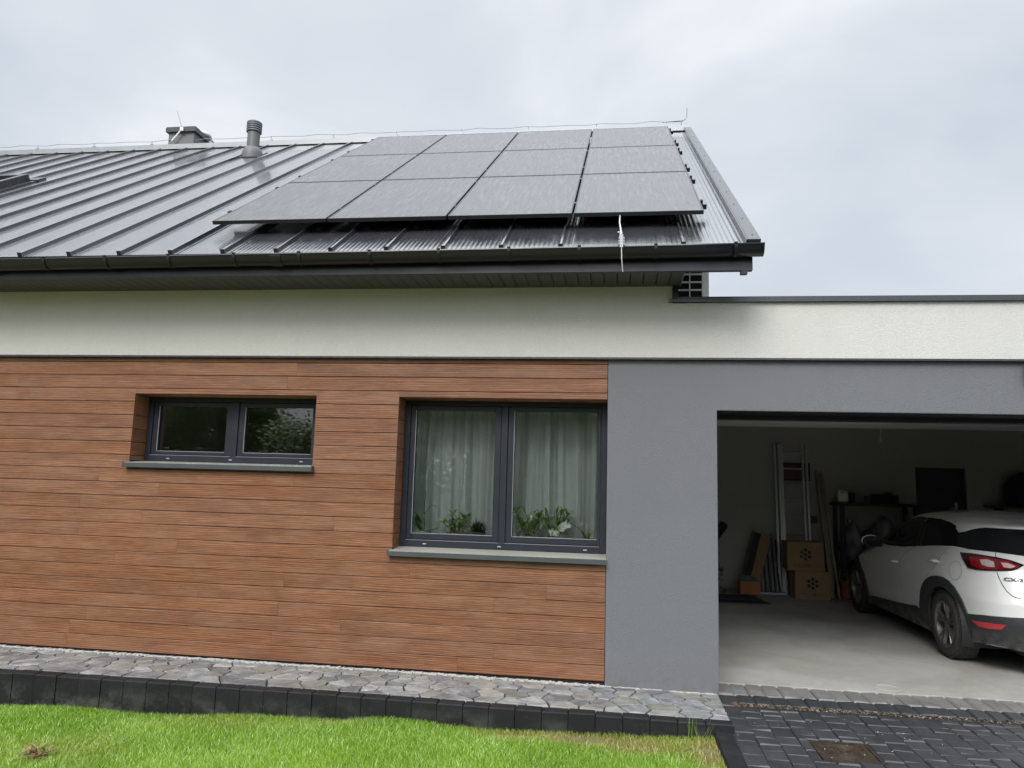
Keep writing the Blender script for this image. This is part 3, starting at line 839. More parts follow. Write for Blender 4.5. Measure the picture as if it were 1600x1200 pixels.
# pitched roof
AL = R(33.74); DY, DZ = math.cos(AL), math.sin(AL); EY, EZ = -.53, 3.282
UR = 6.17; XL, XR = -13.0, 1.005
def RP(x, u, o): return (x, EY+u*DY-o*DZ, EZ+u*DZ+o*DY)
def ubox(b, x0, x1, u0, u1, o0, o1):
    b.hexa([RP(x0,u0,o0), RP(x1,u0,o0), RP(x1,u1,o0), RP(x0,u1,o0), RP(x0,u0,o1), RP(x1,u0,o1), RP(x1,u1,o1), RP(x0,u1,o1)])
YR = EY+UR*DY; ZR = EZ+UR*DZ
b = MB(); ubox(b, XL, XR, 0, UR, -.03, 0)
YB = 2*YR - EY
b.hexa([(XL,YR,ZR-.03),(XR,YR,ZR-.03),(XR,YB,EZ-.03),(XL,YB,EZ-.03),(XL,YR,ZR),(XR,YR,ZR),(XR,YB,EZ),(XL,YB,EZ)])
k = -30
seam = MB()
xs_seam = []
for k in range(-29, 3):
    x = .0953+.4533*k
    if x < XL or x > XR-.1: continue
    xs_seam.append(x)
    for u0, u1 in ((.0, UR-.02),):
        b.hexa([RP(x-.011,u0,0.0005),RP(x+.011,u0,0.0005),RP(x+.011,u1,0.0005),RP(x-.011,u1,0.0005),RP(x-.007,u0,.030),RP(x+.008,u0,.030),RP(x+.008,u1,.030),RP(x-.007,u1,.030)])
roof = b.build('roof', M['roof_metal'], house)
b = MB()
for x in xs_seam: ubox(b, x-.018, x+.018, -.004, -.0005, -.004, .037)
split_build(b, 'seam_end', M['trim_metal'], roof)
b = MB(); 
ubox(b, XR+.0005, XR+.09, -.02, UR+.02, -.02, .052); ubox(b, XR-.012, XR, -.015, UR, .0008, .05)
ubox(b, XR+.066, XR+.09, .0, UR+.02, -.075, -.021)
for i in range(12): ubox(b, XR+.042, XR+.050, .1+i*.5, .108+i*.5, .052, .056)
b.build('verge_trim', M['trim_metal'], roof)
b = MB(); b.prism([(YR-.14, ZR-.075), (YR-.14, ZR+.005), (YR, ZR+.075), (YR+.14, ZR+.005), (YR+.14, ZR-.075), (YR, ZR+.0)], 'X', XL, XR+.092)
b.build('ridge_cap', M['zinc'], roof)
# gable wall under the roof
b = MB()
def under(y): return EZ + (y-EY)*math.tan(AL) - .06
b.prism([(.401, 2.9), (YB-.6, 2.9), (YB-.6, 3.2), (YR, under(YR)), (.401, under(.401))], 'X', WE-.3, WE)
b.build('gable_wall', M['white_plaster'], house)
b = MB(); b.box(WE+.0005, WE+.045, -.066, .03, 3.0, 3.34); b.box(WE+.002, WE+.02, -.05, .9, 3.03, 3.32); b.build('corner_flashing', M['gutter'], house)
b = MB()
ubox(b, WE+.0, XR, .05, UR-.05, -.16, -.035); b.build('rake_board', M['gutter'], house)
# fascia, soffit, gutter
b = MB(); b.box(XL, 1.048, -.49, -.468, 3.108, 3.262); b.box(XL, 1.048, -.468, -.44, 3.108, 3.128)
b.box(.965, 1.012, -.487, -.44, 3.082, 3.108)
b.build('fascia', M['gutter'], house)
b = MB(); x = -12.96
while x < .50:
    b.prism([(x+.002, 3.112), (x+.093, 3.112), (x+.099, 3.118), (x+.099, 3.135), (x+.002, 3.135)], 'Y', -.439, -.035); x += .101
b.build('soffit', M['soffit'], house)
b = MB(); b.box(XL, WE, -.44, -.03, 3.137, 3.16); b.build('soffit_backing', M['dark_gap'], house)
def gz(x): return 3.261+.0056*x
b = MB(); n = 12; xs = np.linspace(XL, 1.108, 30); vs = []; fs = []
def gprof(rad):
    return [(-.552-rad*math.cos(math.pi*i/n), -rad*math.sin(math.pi*i/n)*1.12) for i in range(n+1)]
prof = [(-.552-.058, 0.002), (-.552-.064, .006), (-.552-.074, .005), (-.552-.076, -.004), (-.552-.072, -.009)] + gprof(.068)[1:] + [(-.484, .02)]
for x in xs: vs += [(x, p[0], gz(x)+p[1]) for p in prof]
k = len(prof)
fs = [(i*k+j, i*k+j+1, (i+1)*k+j+1, (i+1)*k+j) for i in range(len(xs)-1) for j in range(k-1)]
b.add(vs, fs)
x = 1.108; capv = [(x, p[0], gz(x)+p[1]) for p in prof]; b.add(capv + [(x+.004, p[1], p[2]) for p in capv], [tuple(range(k)), tuple(range(k, 2*k))])
gut = b.build('gutter', M['gutter'], house, smooth=True, auto=40)
sol = gut.modifiers.new('thick', 'SOLIDIFY'); sol.thickness = .003
gx = [-8.46, -7.9, -7.35, -6.8, -6.25, -5.7, -5.15, -4.596, -4.046, -3.492, -2.936, -2.394, -1.8245, -1.28, -.74, -.213, .345, .9116]
for x in gx:
    b = MB()
    q = [(-.552-.079, .008)] + [(-.552-.0715*math.cos(math.pi*i/n), -.0715*math.sin(math.pi*i/n)*1.12) for i in range(n)]
    for (p0, p1) in zip(q[:-1], q[1:]):
        b.hexa([(x-.011,p0[0],gz(x)+p0[1]),(x+.011,p0[0],gz(x)+p0[1]),(x+.011,p0[0]-.004,gz(x)+p0[1]-.002),(x-.011,p0[0]-.004,gz(x)+p0[1]-.002),
                (x-.011,p1[0],gz(x)+p1[1]),(x+.011,p1[0],gz(x)+p1[1]),(x+.011,p1[0]-.004,gz(x)+p1[1]-.002),(x-.011,p1[0]-.004,gz(x)+p1[1]-.002)])
    b.box(x-.012, x+.012, -.635, -.612, gz(x)+.006, gz(x)+.013)
    b.build('bracket', M['gutter'], gut)
b = MB(); x = -2.59
q = [(-.552-.074*math.cos(math.pi*i/n), -.074*math.sin(math.pi*i/n)*1.12) for i in range(n+1)]
vs = [(xx, p[0], gz(x)+p[1]) for xx in (x-.045, x+.045) for p in q]; b.add(vs, [(i, i+1, n+2+i, n+1+i) for i in range(n)])
j = b.build('joint_sleeve', M['gutter'], gut); j.modifiers.new('t', 'SOLIDIFY').thickness = .004

# chimney, vent pipe, roof window
b = MB(); CX0, CX1, CY0, CY1 = -7.13, -6.66, 4.56, 5.62
b.box(CX0+.015, CX1-.02, CY0+.02, CY1-.02, 6.0, 6.965)
ch = b.build('chimney', M['grey_plastic'], house)
b = MB(); b.box(CX0-.02, CX1+.02, CY0-.02, CY1+.02, 6.965, 7.035); b.box(CX0-.012, CX1+.012, CY0-.012, CY1+.012, 7.036, 7.05); b.build('chimney_cap', M['trim_metal'], ch)
b = MB(); b.lathe([(.16, 7.05), (.16, 7.09), (.15, 7.11), (.10, 7.14), (.04, 7.155), (0, 7.157)], (-6.78, 4.95, 0), 'Z', 24); b.build('flue_cowl', M['alu'], ch, smooth=True)
b = MB(); vx, vy, vz = -5.225, 3.78, 6.16
b.lathe([(.0, -.09), (.145, -.09), (.15, -.0), (.135, .06), (.105, .10), (.0, .10)], (vx, vy, vz), 'Z', 24)
b.lathe([(.0, .098), (.088, .098), (.088, .36), (.0, .36)], (vx, vy, vz), 'Z', 24)
vp_ = b.build('vent_pipe', M['grey_plastic'], house, smooth=True, auto=40)
b = MB()
for i in range(4): b.lathe([(0, .345+.032*i), (.106, .345+.032*i), (.110, .352+.032*i), (.106, .367+.032*i), (0, .368+.032*i)], (vx, vy, vz), 'Z', 24)
b.lathe([(0, .47), (.108, .47), (.108, .492), (.09, .505), (0, .512)], (vx, vy, vz), 'Z', 24)
b.lathe([(0, .34), (.09, .34), (.09, .47), (0, .47)], (vx, vy, vz), 'Z', 24)
b.build('vent_cowl', M['grey_plastic'], vp_, smooth=True, auto=40)
b = MB(); ubox(b, vx-.17, vx+.17, 4.96, 5.34, .001, .012); b.build('vent_flashing', M['roof_metal'], vp_)
b = MB()
SX0, SX1, SU0, SU1 = -8.45, -7.50, 2.72, 3.50
ubox(b, SX0, SX1, SU0, SU0+.07, .0, .11); ubox(b, SX0, SX1, SU1-.07, SU1, .0, .11)
ubox(b, SX0, SX0+.07, SU0+.07, SU1-.07, 0, .11); ubox(b, SX1-.07, SX1, SU0+.07, SU1-.07, 0, .11)
sk = b.build('roof_window', M['trim_metal'], house, bevel=.006)
b = MB(); ubox(b, SX0+.07, SX1-.07, SU0+.07, SU1-.07, .06, .08); b.build('pane', M['car_glass'], sk)
b = MB(); ubox(b, SX0-.08, SX1+.1, SU1, SU1+.16, .001, .03); ubox(b, SX1+.001, SX1+.09, SU0-.05, SU1, .001, .02); split_build(b, 'flashing', M['trim_metal'], sk)

# wall lamp at the edge of the picture
wl = thing('wall_lamp', 'small black wall lamp fixed to grey render above the garage opening', 'wall lamp', (3.12, -.05, 2.44))
b = MB(); b.box(3.09, 3.17, -.012, -.0008, 2.39, 2.50); b.build('back_plate', M['black_plastic'], wl, bevel=.004)
b = MB(); b.lathe([(0, 2.375), (.03, 2.375), (.04, 2.385), (.042, 2.43), (.042, 2.49), (.036, 2.505), (0, 2.506)], (3.105, -.068, 0), 'Z', 20); b.build('lamp_body', M['black_plastic'], wl, smooth=True, auto=40)
b = MB(); b.box(3.095, 3.125, -.04, -.010, 2.43, 2.46); b.build('arm', M['black_plastic'], wl)
# ------------------------------------------------------------------ solar array
PW, PH_, PX, PU, PO = 1.0479, 1.6842, -3.439, .554, .132
def gpoint(x, u, o): return Vector(RP(x, u, o))
rotX = Matrix.Rotation(AL, 4, 'X')
def make_panel():
    W_, H_, T = PW-.018, PH_-.018, .032
    root = thing('solar_panel', 'x', 'solar panel', (0, 0, 0), 'solar panels on the metal roof')
    f = MB(); e_ = .011
    f.box(0, W_, 0, e_, -T, 0); f.box(0, W_, H_-e_, H_, -T, 0); f.box(0, e_, e_, H_-e_, -T, 0); f.box(W_-e_, W_, e_, H_-e_, -T, 0)
    f.box(e_, W_-e_, e_, H_-e_, -T*.6, -T*.55)
    f.build('frame', M['black_alu'], root, local=True)
    g_ = MB(); g_.box(e_+.0005, W_-e_-.0005, e_+.0005, H_-e_-.0005, -.008, -.0015); g_.build('glass_face', M['panel_glass'], root, local=True)
    return root
colw = ['leftmost', 'second from left', 'second from right', 'rightmost']
roww = ['bottom', 'middle', 'top']
cond = [['corner overhanging the bare roof', 'nearest the gutter', 'nearest the gutter', 'above the hanging earth wire'],
        ['beside the bare standing seams', 'enclosed by panels all round', 'enclosed by panels all round', 'beside the sloping roof edge'],
        ['nearest the vent pipe', 'just under the ridge', 'just under the ridge', 'in the corner by the lightning rod']]
proto = make_panel()
for r_ in range(3):
    for c_ in range(4):
        o = proto if (r_, c_) == (0, 0) else copy_tree(proto)
        o.location = gpoint(PX+c_*PW+.009, PU+r_*PH_+.009, PO); o.rotation_euler = (AL, 0, 0)
        o['label'] = f'black solar panel, {colw[c_]} of {roww[r_]} row, {cond[r_][c_]}'
k = 0
for r_ in range(3):
    for i, fr in enumerate((.22, .85)):
        u = PU+PH_*(r_+fr)
        t = thing('mounting_rail', f'black rail end sticking out right of the {roww[r_]} panel row, {["lower", "upper"][i]} of its two', 'rail', RP(PX, u, .06), 'rails carrying the solar panels')
        b = MB(); ubox(b, PX-.0, PX+4*PW+.05, u-.018, u+.018, .058, PO-.0335); b.build('rail', M['black_alu'], t)
        b = MB()
        for c_ in range(1, 4):
            x = PX+c_*PW; ubox(b, x-.008, x+.008, u-.025, u+.025, PO-.033, PO+.004)
        for x in (PX+.001, PX+4*PW-.001):
            s = -1 if x < -1 else 1
            ubox(b, min(x, x+s*.018), max(x, x+s*.018), u-.022, u+.022, PO-.033, PO+.005)
        split_build(b, 'clamp', M['black_alu'], t)
        b = MB()
        for x in xs_seam:
            if PX < x < PX+4*PW: ubox(b, x-.028, x+.028, u-.03, u+.03, .0355, .05)
        split_build(b, 'seam_clamp', M['zinc'], t)

# lightning protection
t = thing('lightning_conductor', 'thin metal wire on little clips running along the roof ridge', 'lightning conductor', (-5, YR, ZR+.1))
b = MB(); pts = []
for i in range(0, 61):
    x = XL + (1.0-XL)*i/60; pts.append((x, YR-.02+.01*math.sin(i*1.7), ZR+.125+.010*math.sin(i*2.3)))
b.tube(pts, .004, 6); b.build('wire', M['zinc'], t)
b = MB(); x = -12.5
while x < 1.0:
    b.tube([(x, YR-.02, ZR+.05), (x, YR-.02, ZR+.132)], .005, 6); b.box(x-.02, x+.02, YR-.035, YR-.005, ZR+.06, ZR+.08); x += 1.02
b.build('clip', M['zinc'], t)
t = thing('lightning_rod', 'thin leaning lightning rod clamped to the chimney cap', 'lightning rod', (-6.9, 4.52, 6.9))
b = MB(); b.tube([(-6.85, 4.525, 6.98), (-6.97, 4.525, 7.31)], .0055, 6); b.build('rod', M['zinc'], t)
b = MB(); b.tube([(-6.86, 4.525, 7.0), (-6.95, 4.52, 6.88), (-7.02, 4.52, 6.80)], .011, 6); b.box(-6.885, -6.835, 4.505, 4.537, 6.965, 7.02); b.build('holder', M['white_plastic'], t)
t = thing('lightning_rod', 'bent upright lightning rod at the right end of the ridge', 'lightning rod', (1.0, YR, ZR+.1))
b = MB(); b.tube([(.70, YR-.02, ZR+.12), (.98, YR-.02, ZR+.135), (1.03, YR-.02, ZR+.15), (1.05, YR-.02, ZR+.19), (1.053, YR-.02, ZR+.32)], .0065, 6)
b.tube([(.97, YR-.02, ZR+.06), (.97, YR-.02, ZR+.13)], .008, 6); b.build('rod', M['zinc'], t)
t = thing('earth_wire', 'twisted silver earth wire hanging from the panels over the gutter', 'cable', (.09, -.6, 3.3))
b = MB()
pts = [RP(.085, .60, .11), RP(.082, .42, .08), RP(.092, .30, .05), RP(.086, .15, .04), RP(.094, .03, .035), (.096, -.60, 3.31), (.096, -.645, 3.265), (.098, -.64, 3.16), (.107, -.625, 3.065)]
b.tube(pts, [.0055, .0055, .007, .006, .006, .006, .004, .004, .0035], 7); b.tube([RP(.07, .25, .05), RP(.1, .22, .055), RP(.085, .17, .05)], .006, 6); b.build('wire', M['alu'], t)
b = MB()
for z_ in (3.268, 3.29, 3.312): b.box(.074, .118, -.646, -.622, z_, z_+.010)
b.box(.083, .108, -.650, -.618, 3.245, 3.345); b.build('clamp', M['zinc'], t)

# heat pump on the flat roof, seen end-on through its side grille
t = thing('heat_pump', 'white outdoor unit with louvred side grille behind the parapet', 'air conditioner', (.74, 1.3, 2.95))
AX0, AX1, AY0, AY1, AZ0, AZ1 = .575, .893, .80, 1.75, 2.99, 3.80
b = MB(); b.box(AX0, AX1, AY0+.03, AY1, AZ0, AZ1)
b.box(AX0, .605, AY0, AY0+.03, AZ0, AZ1); b.box(.838, AX1, AY0, AY0+.03, AZ0, AZ1)
b.build('casing', M['white_plastic'], t, bevel=.006)
b = MB(); b.box(.606, .837, AY0+.02, AY0+.0295, AZ0, AZ1); b.build('fin_block', M['ink'], t)
b = MB(); b.box(.716, .727, AY0-.004, AY0+.018, AZ0, AZ1); b.box(.605, .611, AY0-.004, AY0+.018, AZ0, AZ1); b.box(.829, .838, AY0-.004, AY0+.018, AZ0, AZ1)
z = 3.115
z = AZ0+.01
zz_ = []
while z < AZ1: zz_.append(z); z += .0735
for z in zz_: b.box(.612, .7155, AY0-.003, AY0+.017, z, z+.015); b.box(.7275, .8285, AY0-.003, AY0+.017, z, z+.015)
b.build('side_grille', M['white_plastic'], t)
b = MB()
for z in zz_:
    for i in range(4): b.box(.612, .829, AY0+.004, AY0+.015, z+.018+i*.013, z+.021+i*.013)
b.build('louvre', M['black_plastic'], t)
b = MB(); b.box(AX0+.02, AX0+.06, AY0+.05, AY1-.05, 2.931, AZ0); b.box(AX1-.06, AX1-.02, AY0+.05, AY1-.05, 2.931, AZ0); split_build(b, 'foot_rail', M['black_plastic'], t)

# ------------------------------------------------------------------ curtains
def curtain(label, x0, x1, y, folds, seed):
    rr = random.Random(seed); n = 260; m = 14
    ph = [rr.uniform(0, 6) for _ in range(5)]; b = MB(); vs = []
    for j in range(m+1):
        v = j/m
        for i in range(n+1):
            u = i/n; x = x0+(x1-x0)*u
            s_ = math.sin(2*math.pi*folds*u+ph[0]+.8*math.sin(2*math.pi*2.3*u+ph[1])); a = .055*math.copysign(abs(s_)**.55, s_) + .012*math.sin(2*math.pi*folds*2.37*u+ph[2]) + .010*math.sin(2*math.pi*folds*.43*u+ph[3])
            a *= .75+.35*math.sin(3*u*6+ph[4])
            vs.append((x+.01*math.sin(v*3+u*9), y+a*(.7+.5*v)+.008*math.sin(v*4+u*14), .78+(2.30-.78)*(1-v)))
    b.add(vs, [(j*(n+1)+i, j*(n+1)+i+1, (j+1)*(n+1)+i+1, (j+1)*(n+1)+i) for j in range(m) for i in range(n)])
    o = b.build('curtain', M['curtain'], smooth=True)
    return tag(o, label, 'curtain', 'sheer curtains behind the tall window')
curtain('long sheer white curtain behind the left pane, orchid with broad leaves before it', -1.80, -.86, .56, 6, 3)
curtain('long sheer white curtain behind the right pane, white orchid flowers before it', -.855, .06, .57, 7, 8)

# ------------------------------------------------------------------ window-sill plants
SZ = LWIN[2]+.0625
def pot(t, x, y, r, h, mat, rim=True):
    b = MB(); b.lathe([(r*.78, SZ), (r, SZ+h), (r*1.06, SZ+h) if rim else (r, SZ+h), (r*1.06 if rim else r, SZ+h+.012), (r*.9, SZ+h+.012), (r*.88, SZ+h-.008), (0, SZ+h-.008)], (x, y, 0), 'Z', 24)
    return b.build('pot', mat, t, smooth=True, auto=40)
def blade(b, p, d, ln, wd, droop=.3, segs=4, up=Vector((0,0,1))):
    p = Vector(p); d = Vector(d).normalized(); s = d.cross(up)
    s = s.normalized() if s.length > .01 else Vector((1,0,0))
    vs = []
    for i in range(segs+1):
        f = i/segs; ww = wd*math.sin(math.pi*min(.98, .12+.86*f))**.8/2
        vs += [p - s*ww, p + s*ww]; dd = d + Vector((0,0,-droop*f)); p = p + dd.normalized()*ln/segs
    b.add(vs, [(2*i, 2*i+1, 2*i+3, 2*i+2) for i in range(segs)])
def rdir(rr, lo=.1, hi=.9):
    a = rr.uniform(0, 2*math.pi); z = rr.uniform(lo, hi); q = math.sqrt(max(0, 1-z*z)); return Vector((q*math.cos(a), q*math.sin(a)*.8, z))
def bamboo(x, y, h, spread, nst, label, seed, mat):
    rr = random.Random(seed); t = thing('potted_plant', label, 'plant', (x, y, SZ), 'potted plants on the window sill')
    pot(t, x, y, .062, .042, M['terracotta'])
    st = MB(); lf = MB()
    for i in range(nst):
        a = rr.uniform(0, 6.3); top = Vector((x+rr.uniform(-1, 1)*spread*.55, y+rr.uniform(-.5, .5)*spread*.6, SZ+h*rr.uniform(.55, 1))); base = Vector((x+.03*math.cos(a), y+.03*math.sin(a), SZ+.03))
        mid = (base+top)/2+Vector((rr.uniform(-.015,.015), 0, .02)); st.tube([base, mid, top], [.003, .0025, .0012], 5)
        for k in range(rr.randint(26, 34)):
            f = rr.uniform(.22, 1.0); p = base.lerp(mid, f*2) if f < .5 else mid.lerp(top, f*2-1)
            blade(lf, p, rdir(rr, -.25, .8), rr.uniform(.05, .11), rr.uniform(.010, .016), rr.uniform(.2, 1.0))
    st.build('stem', M['dark_leaf'], t); lf.build('foliage', mat, t)
YP = .365
bamboo(-1.285, YP, .25, .30, 8, 'feathery light green plant in terracotta saucer pot, beside the broad-leaved orchid', 1, M['pot_leaf'])
bamboo(-.655, YP, .34, .30, 9, 'tallest feathery bamboo-like plant, just right of the window mullion', 2, M['pot_leaf'])
bamboo(-.425, YP, .29, .34, 9, 'feathery green plant in terracotta pot beside the white orchid flowers', 6, M['pot_leaf'])
t = thing('potted_plant', 'small dark bushy plant in grey pot, rightmost in the left pane', 'plant', (-1.075, YP, SZ), 'potted plants on the window sill')
pot(t, -1.075, YP, .055, .055, M['pot_grey'])
rr = random.Random(5); lf = MB()
for i in range(120): blade(lf, (-1.075+rr.uniform(-.035,.035), YP+rr.uniform(-.03,.03), SZ+.045), rdir(rr, .45, 1), rr.uniform(.07, .15), .007, rr.uniform(.2, .9))
for i in range(60):
    a = rdir(rr, .2, .9); blade(lf, Vector((-1.075, YP, SZ+.07))+a*.06, rdir(rr, .1, 1), rr.uniform(.03, .06), .011, .4)
lf.build('foliage', M['dark_leaf'], t)
t = thing('orchid', 'flowerless orchid with two broad dark leaves in a pale pot', 'plant', (-1.555, YP, SZ), 'potted plants on the window sill')
pot(t, -1.555, YP, .062, .05, M['pot_white'])
lf = MB(); blade(lf, (-1.565, YP, SZ+.05), (-.38, -.1, 1), .18, .058, .1, 7, Vector((.2,1,.1))); blade(lf, (-1.535, YP, SZ+.05), (1, -.1, .42), .17, .04, .25, 7); blade(lf, (-1.54, YP, SZ+.05), (.7, -.4, .1), .11, .035, .5, 6); blade(lf, (-1.55, YP, SZ+.05), (.9, .2, .35), .14, .035, .35, 6)
lf.build('leaf', M['orchid_leaf'], t)
st = MB(); st.tube([(-1.55, YP, SZ+.05), (-1.555, YP, SZ+.25), (-1.55, YP, SZ+.40)], .003, 6); st.tube([(-1.548, YP, SZ+.05), (-1.545, YP, SZ+.2), (-1.50, YP, SZ+.28), (-1.45, YP, SZ+.27)], .002, 6); st.ellipsoid((-1.553, YP, SZ+.205), (.009, .009, .009), 10, 6); st.build('stem', M['dark_leaf'], t)
t = thing('orchid', 'orchid with a spray of white flowers arching to the left', 'plant', (-.15, YP, SZ), 'potted plants on the window sill')
pot(t, -.165, YP, .05, .03, M['pot_grey'])
lf = MB(); rr = random.Random(12)
for i in range(16): blade(lf, (-.16+rr.uniform(-.02,.02), YP, SZ+.035), Vector((rr.uniform(-1,1), rr.uniform(-.5,.4), rr.uniform(.35,1))), rr.uniform(.07,.125), .016, .35, 5)
lf.build('leaf', M['pot_leaf'], t)
st = MB(); sp = [(-.17, YP, SZ+.03), (-.22, YP-.01, SZ+.12), (-.29, YP-.02, SZ+.165), (-.36, YP-.03, SZ+.15), (-.43, YP-.04, SZ+.11)]; st.tube(sp, .0022, 6); st.build('stem', M['dark_leaf'], t)
fl = MB()
for cx_, cz_ in ((-.445, .078), (-.42, .085), (-.40, .105), (-.43, .105), (-.385, .13), (-.365, .115), (-.34, .14), (-.335, .165), (-.365, .15), (-.41, .075), (-.455, .095), (-.31, .15)):
    c_ = Vector((cx_, YP-.05+rr.uniform(-.015,.015), SZ+cz_))
    for k in range(5):
        a = 2*math.pi*k/5+rr.uniform(0,.5); blade(fl, c_, (math.cos(a), -.35, math.sin(a)), .026, .021, .1, 3, Vector((0,1,0)))
fl.build('flower', M['petal'], t)

# ------------------------------------------------------------------ things in the garage
def ladder_section(b, x0, x1, yb, yt, zt, z0, off, nr, dz, zr0):
    def P(x, z): 
        f = z/zt; return Vector((x, yb+(yt-yb)*f-off, z))
    for x in (x0, x1): b.bar(P(x, z0), P(x, zt), .028, .062, (0,1,0))
    for i in range(nr):
        z = zr0+i*dz
        if z < zt: b.tube([P(x0, z), P(x1, z)], .014, 8)
t = thing('extension_ladder', 'tall aluminium ladder leaning on the garage back wall', 'ladder', (2.77, 6.1, 0))
b = MB(); ladder_section(b, 2.635, 2.945, 6.06, 6.25, 2.26, .0, .0, 9, .247, .14); b.build('ladder_section', M['alu'], t)
b = MB(); ladder_section(b, 2.575, 2.985, 6.06, 6.25, 2.23, .0, .075, 0, .247, .14); b.build('ladder_section', M['alu'], t)
b = MB(); ladder_section(b, 2.515, 2.605, 6.02, 6.21, 2.24, .0, .05, 0, .25, .2); split_build(b, 'folded_stay', M['alu'], t)
t = thing('wall_picture', 'dark brown picture on the wall behind the ladder', 'picture', (2.85, 6.28, 1.82))
b = MB(); b.box(2.64, 3.065, 6.272, 6.299, 1.685, 1.96); b.build('frame', M['ink'], t)
b = MB(); b.box(2.665, 2.98, 6.266, 6.2715, 1.71, 1.935); b.build('print', M['picture_dark'], t)
t = thing('leaning_boards', 'pair of tall pale boards leaning against the wall beside the ladder', 'boards', (3.2, 5.8, 0))
b = MB(); b.bar((3.16, 5.62, .01), (3.15, 6.27, 1.84), .022, .09, (0,1,0)); b.bar((3.255, 5.58, .01), (3.23, 6.26, 1.83), .022, .05, (0,1,0)); b.bar((3.205, 5.70, .01), (3.20, 6.28, 1.80), .03, .03, (0,1,0)); split_build(b, 'board', M['pale_wood'], t)
t = thing('junction_box', 'small grey box on the wall between ladder and boards', 'box', (3.1, 6.29, 1.09))
b = MB(); b.box(3.06, 3.15, 6.245, 6.299, 1.04, 1.15); b.build('housing', M['grey_plastic'], t, bevel=.006)
b = MB(); b.box(3.068, 3.142, 6.238, 6.2445, 1.05, 1.14); b.build('lid', M['grey_plastic'], t)

def pylon_box(x0, x1, y0, z0, z1, lab, rz):
    cx, cy = (x0+x1)/2, y0+.2
    t = thing('cardboard_box', lab, 'box', (cx, cy, z0), 'printed cardboard boxes beside the ladder', rz)
    w2 = (x1-x0)/2; h = z1-z0
    b = MB(); b.box(-w2, w2, -.2, .2, 0, h); o = b.build('carton', M['cardboard'], t, local=True, bevel=.006)
    b = MB(); b.box(-.03, .03, -.203, .203, h+.0005, h+.002); b.box(-w2-.002, -w2-.0005, -.03, .03, 0, h); split_build(b, 'tape', M['pale_wood'], o, local=True)
    b = MB(); cz = h*.57; s = .026
    for k in range(7):
        a = math.pi/6+math.pi/3*(k-1)
        px, pz = (0, 0) if k == 0 else (.062*math.sin(math.pi/3*(k-1)), .062*math.cos(math.pi/3*(k-1)))
        b.prism([(px+s*math.sin(math.pi/3*i), cz+pz+s*math.cos(math.pi/3*i)) for i in range(6)], 'Y', -.2035, -.2012)
    b.build('emblem', M['ink'], o, local=True)
    for word, dx_, mt in (('PYLON', -.062, 'ink'), ('TECH', .094, 'faded_ink')):
        vs, fs = text_mesh(word, .062); b = MB(); b.add([(v.x*1.08+dx_, -.2022, v.y+h*.13) for v in vs], fs); b.build('lettering', M[mt], o, local=True, recalc=False)
pylon_box(2.615, 3.10, 5.43, 0, .395, 'lower printed cardboard box with dark hexagon emblem, on the floor', R(1))
pylon_box(2.53, 3.03, 5.44, .397, .80, 'upper printed cardboard box with dark hexagon emblem, topmost of its stack', R(-2))
t = thing('long_carton', 'tall narrow open cardboard carton tilted against the wall', 'box', (2.2, 5.9, 0))
b = MB(); d_ = Matrix.Rotation(R(17), 4, 'Y'); 
def LC(x, y, z): p = d_ @ Vector((x, y, z)); return (2.03+p.x, 5.78+p.y+ .28*z, max(.002, p.z+.01))
b.hexa([LC(-.12,0,0),(LC(.13,0,0)),LC(.13,.2,0),LC(-.12,.2,0),LC(-.12,0,.9),LC(.13,0,.9),LC(.13,.2,.9),LC(-.12,.2,.9)]); b.build('carton', M['cardboard'], t)
b = MB(); b.hexa([LC(-.118,-.006,.02),LC(-.02,-.006,.02),LC(-.02,-.001,.02),LC(-.118,-.001,.02),LC(-.118,-.006,.88),LC(-.02,-.006,.88),LC(-.02,-.001,.88),LC(-.118,-.001,.88)]); b.build('dark_front_sheet', M['dark_cloth'], t)  # dark sheet laid on the solid carton's front, standing for its open side
t = thing('profile_bundle', 'bundle of upright metal profiles between tilted carton and ladder', 'profiles', (2.4, 6.0, 0))
b = MB(); rr = random.Random(3)
for i in range(9):
    x = 2.27+i*.033; b.cur = i % 2; h = rr.uniform(.62, .86); b.bar((x, 5.88+rr.uniform(-.03,.03), .03), (x+.01, 6.2, h), .016, .03, (0,1,0))
split_build(b, 'profile', [M['steel_profile'], M['dark_door']], t)
b = MB(); b.box(2.2, 2.6, 5.80, 6.1, .001, .03); b.build('base_tray', M['steel_profile'], t)
t = thing('orange_box', 'small orange cardboard box with crumpled dark plastic on top', 'box', (2.0, 5.55, 0))
b = MB(); b.box(1.865, 2.145, 5.45, 5.70, .031, .215); b.build('carton', M['orange_card'], t, bevel=.004)
rr = random.Random(9); b = MB(); n = 14; vs = []
for i in range(n+1):
    for j in range(n+1):
        e_ = min(i, j, n-i, n-j)/n; vs.append((1.86+.29*i/n, 5.445+.26*j/n, .217+ (.02+rr.uniform(0,.05))*min(1, e_*5)))
b.add(vs, [(i*(n+1)+j, (i+1)*(n+1)+j, (i+1)*(n+1)+j+1, i*(n+1)+j+1) for i in range(n) for j in range(n)]); b.build('plastic_wrap', M['poly_bag'], t)
t = thing('floor_mat', 'flat dark folded mat lying on the concrete by the left pier', 'mat', (1.7, 5, 0))
b = MB(); b.prism([(1.3,4.72),(2.15,4.76),(2.05,5.35),(1.3,5.4)], 'Z', .001, .014); b.prism([(1.32,4.95),(2.0,4.98),(1.95,5.38),(1.32,5.38)], 'Z', .0145, .03); b.build('mat', M['dark_cloth'], t)
t = thing('artificial_fir', 'dark drooping fir branches bundled on the floor by the left pier', 'plant', (1.55, 5.6, 0))
b = MB(); rr = random.Random(21); st = MB()
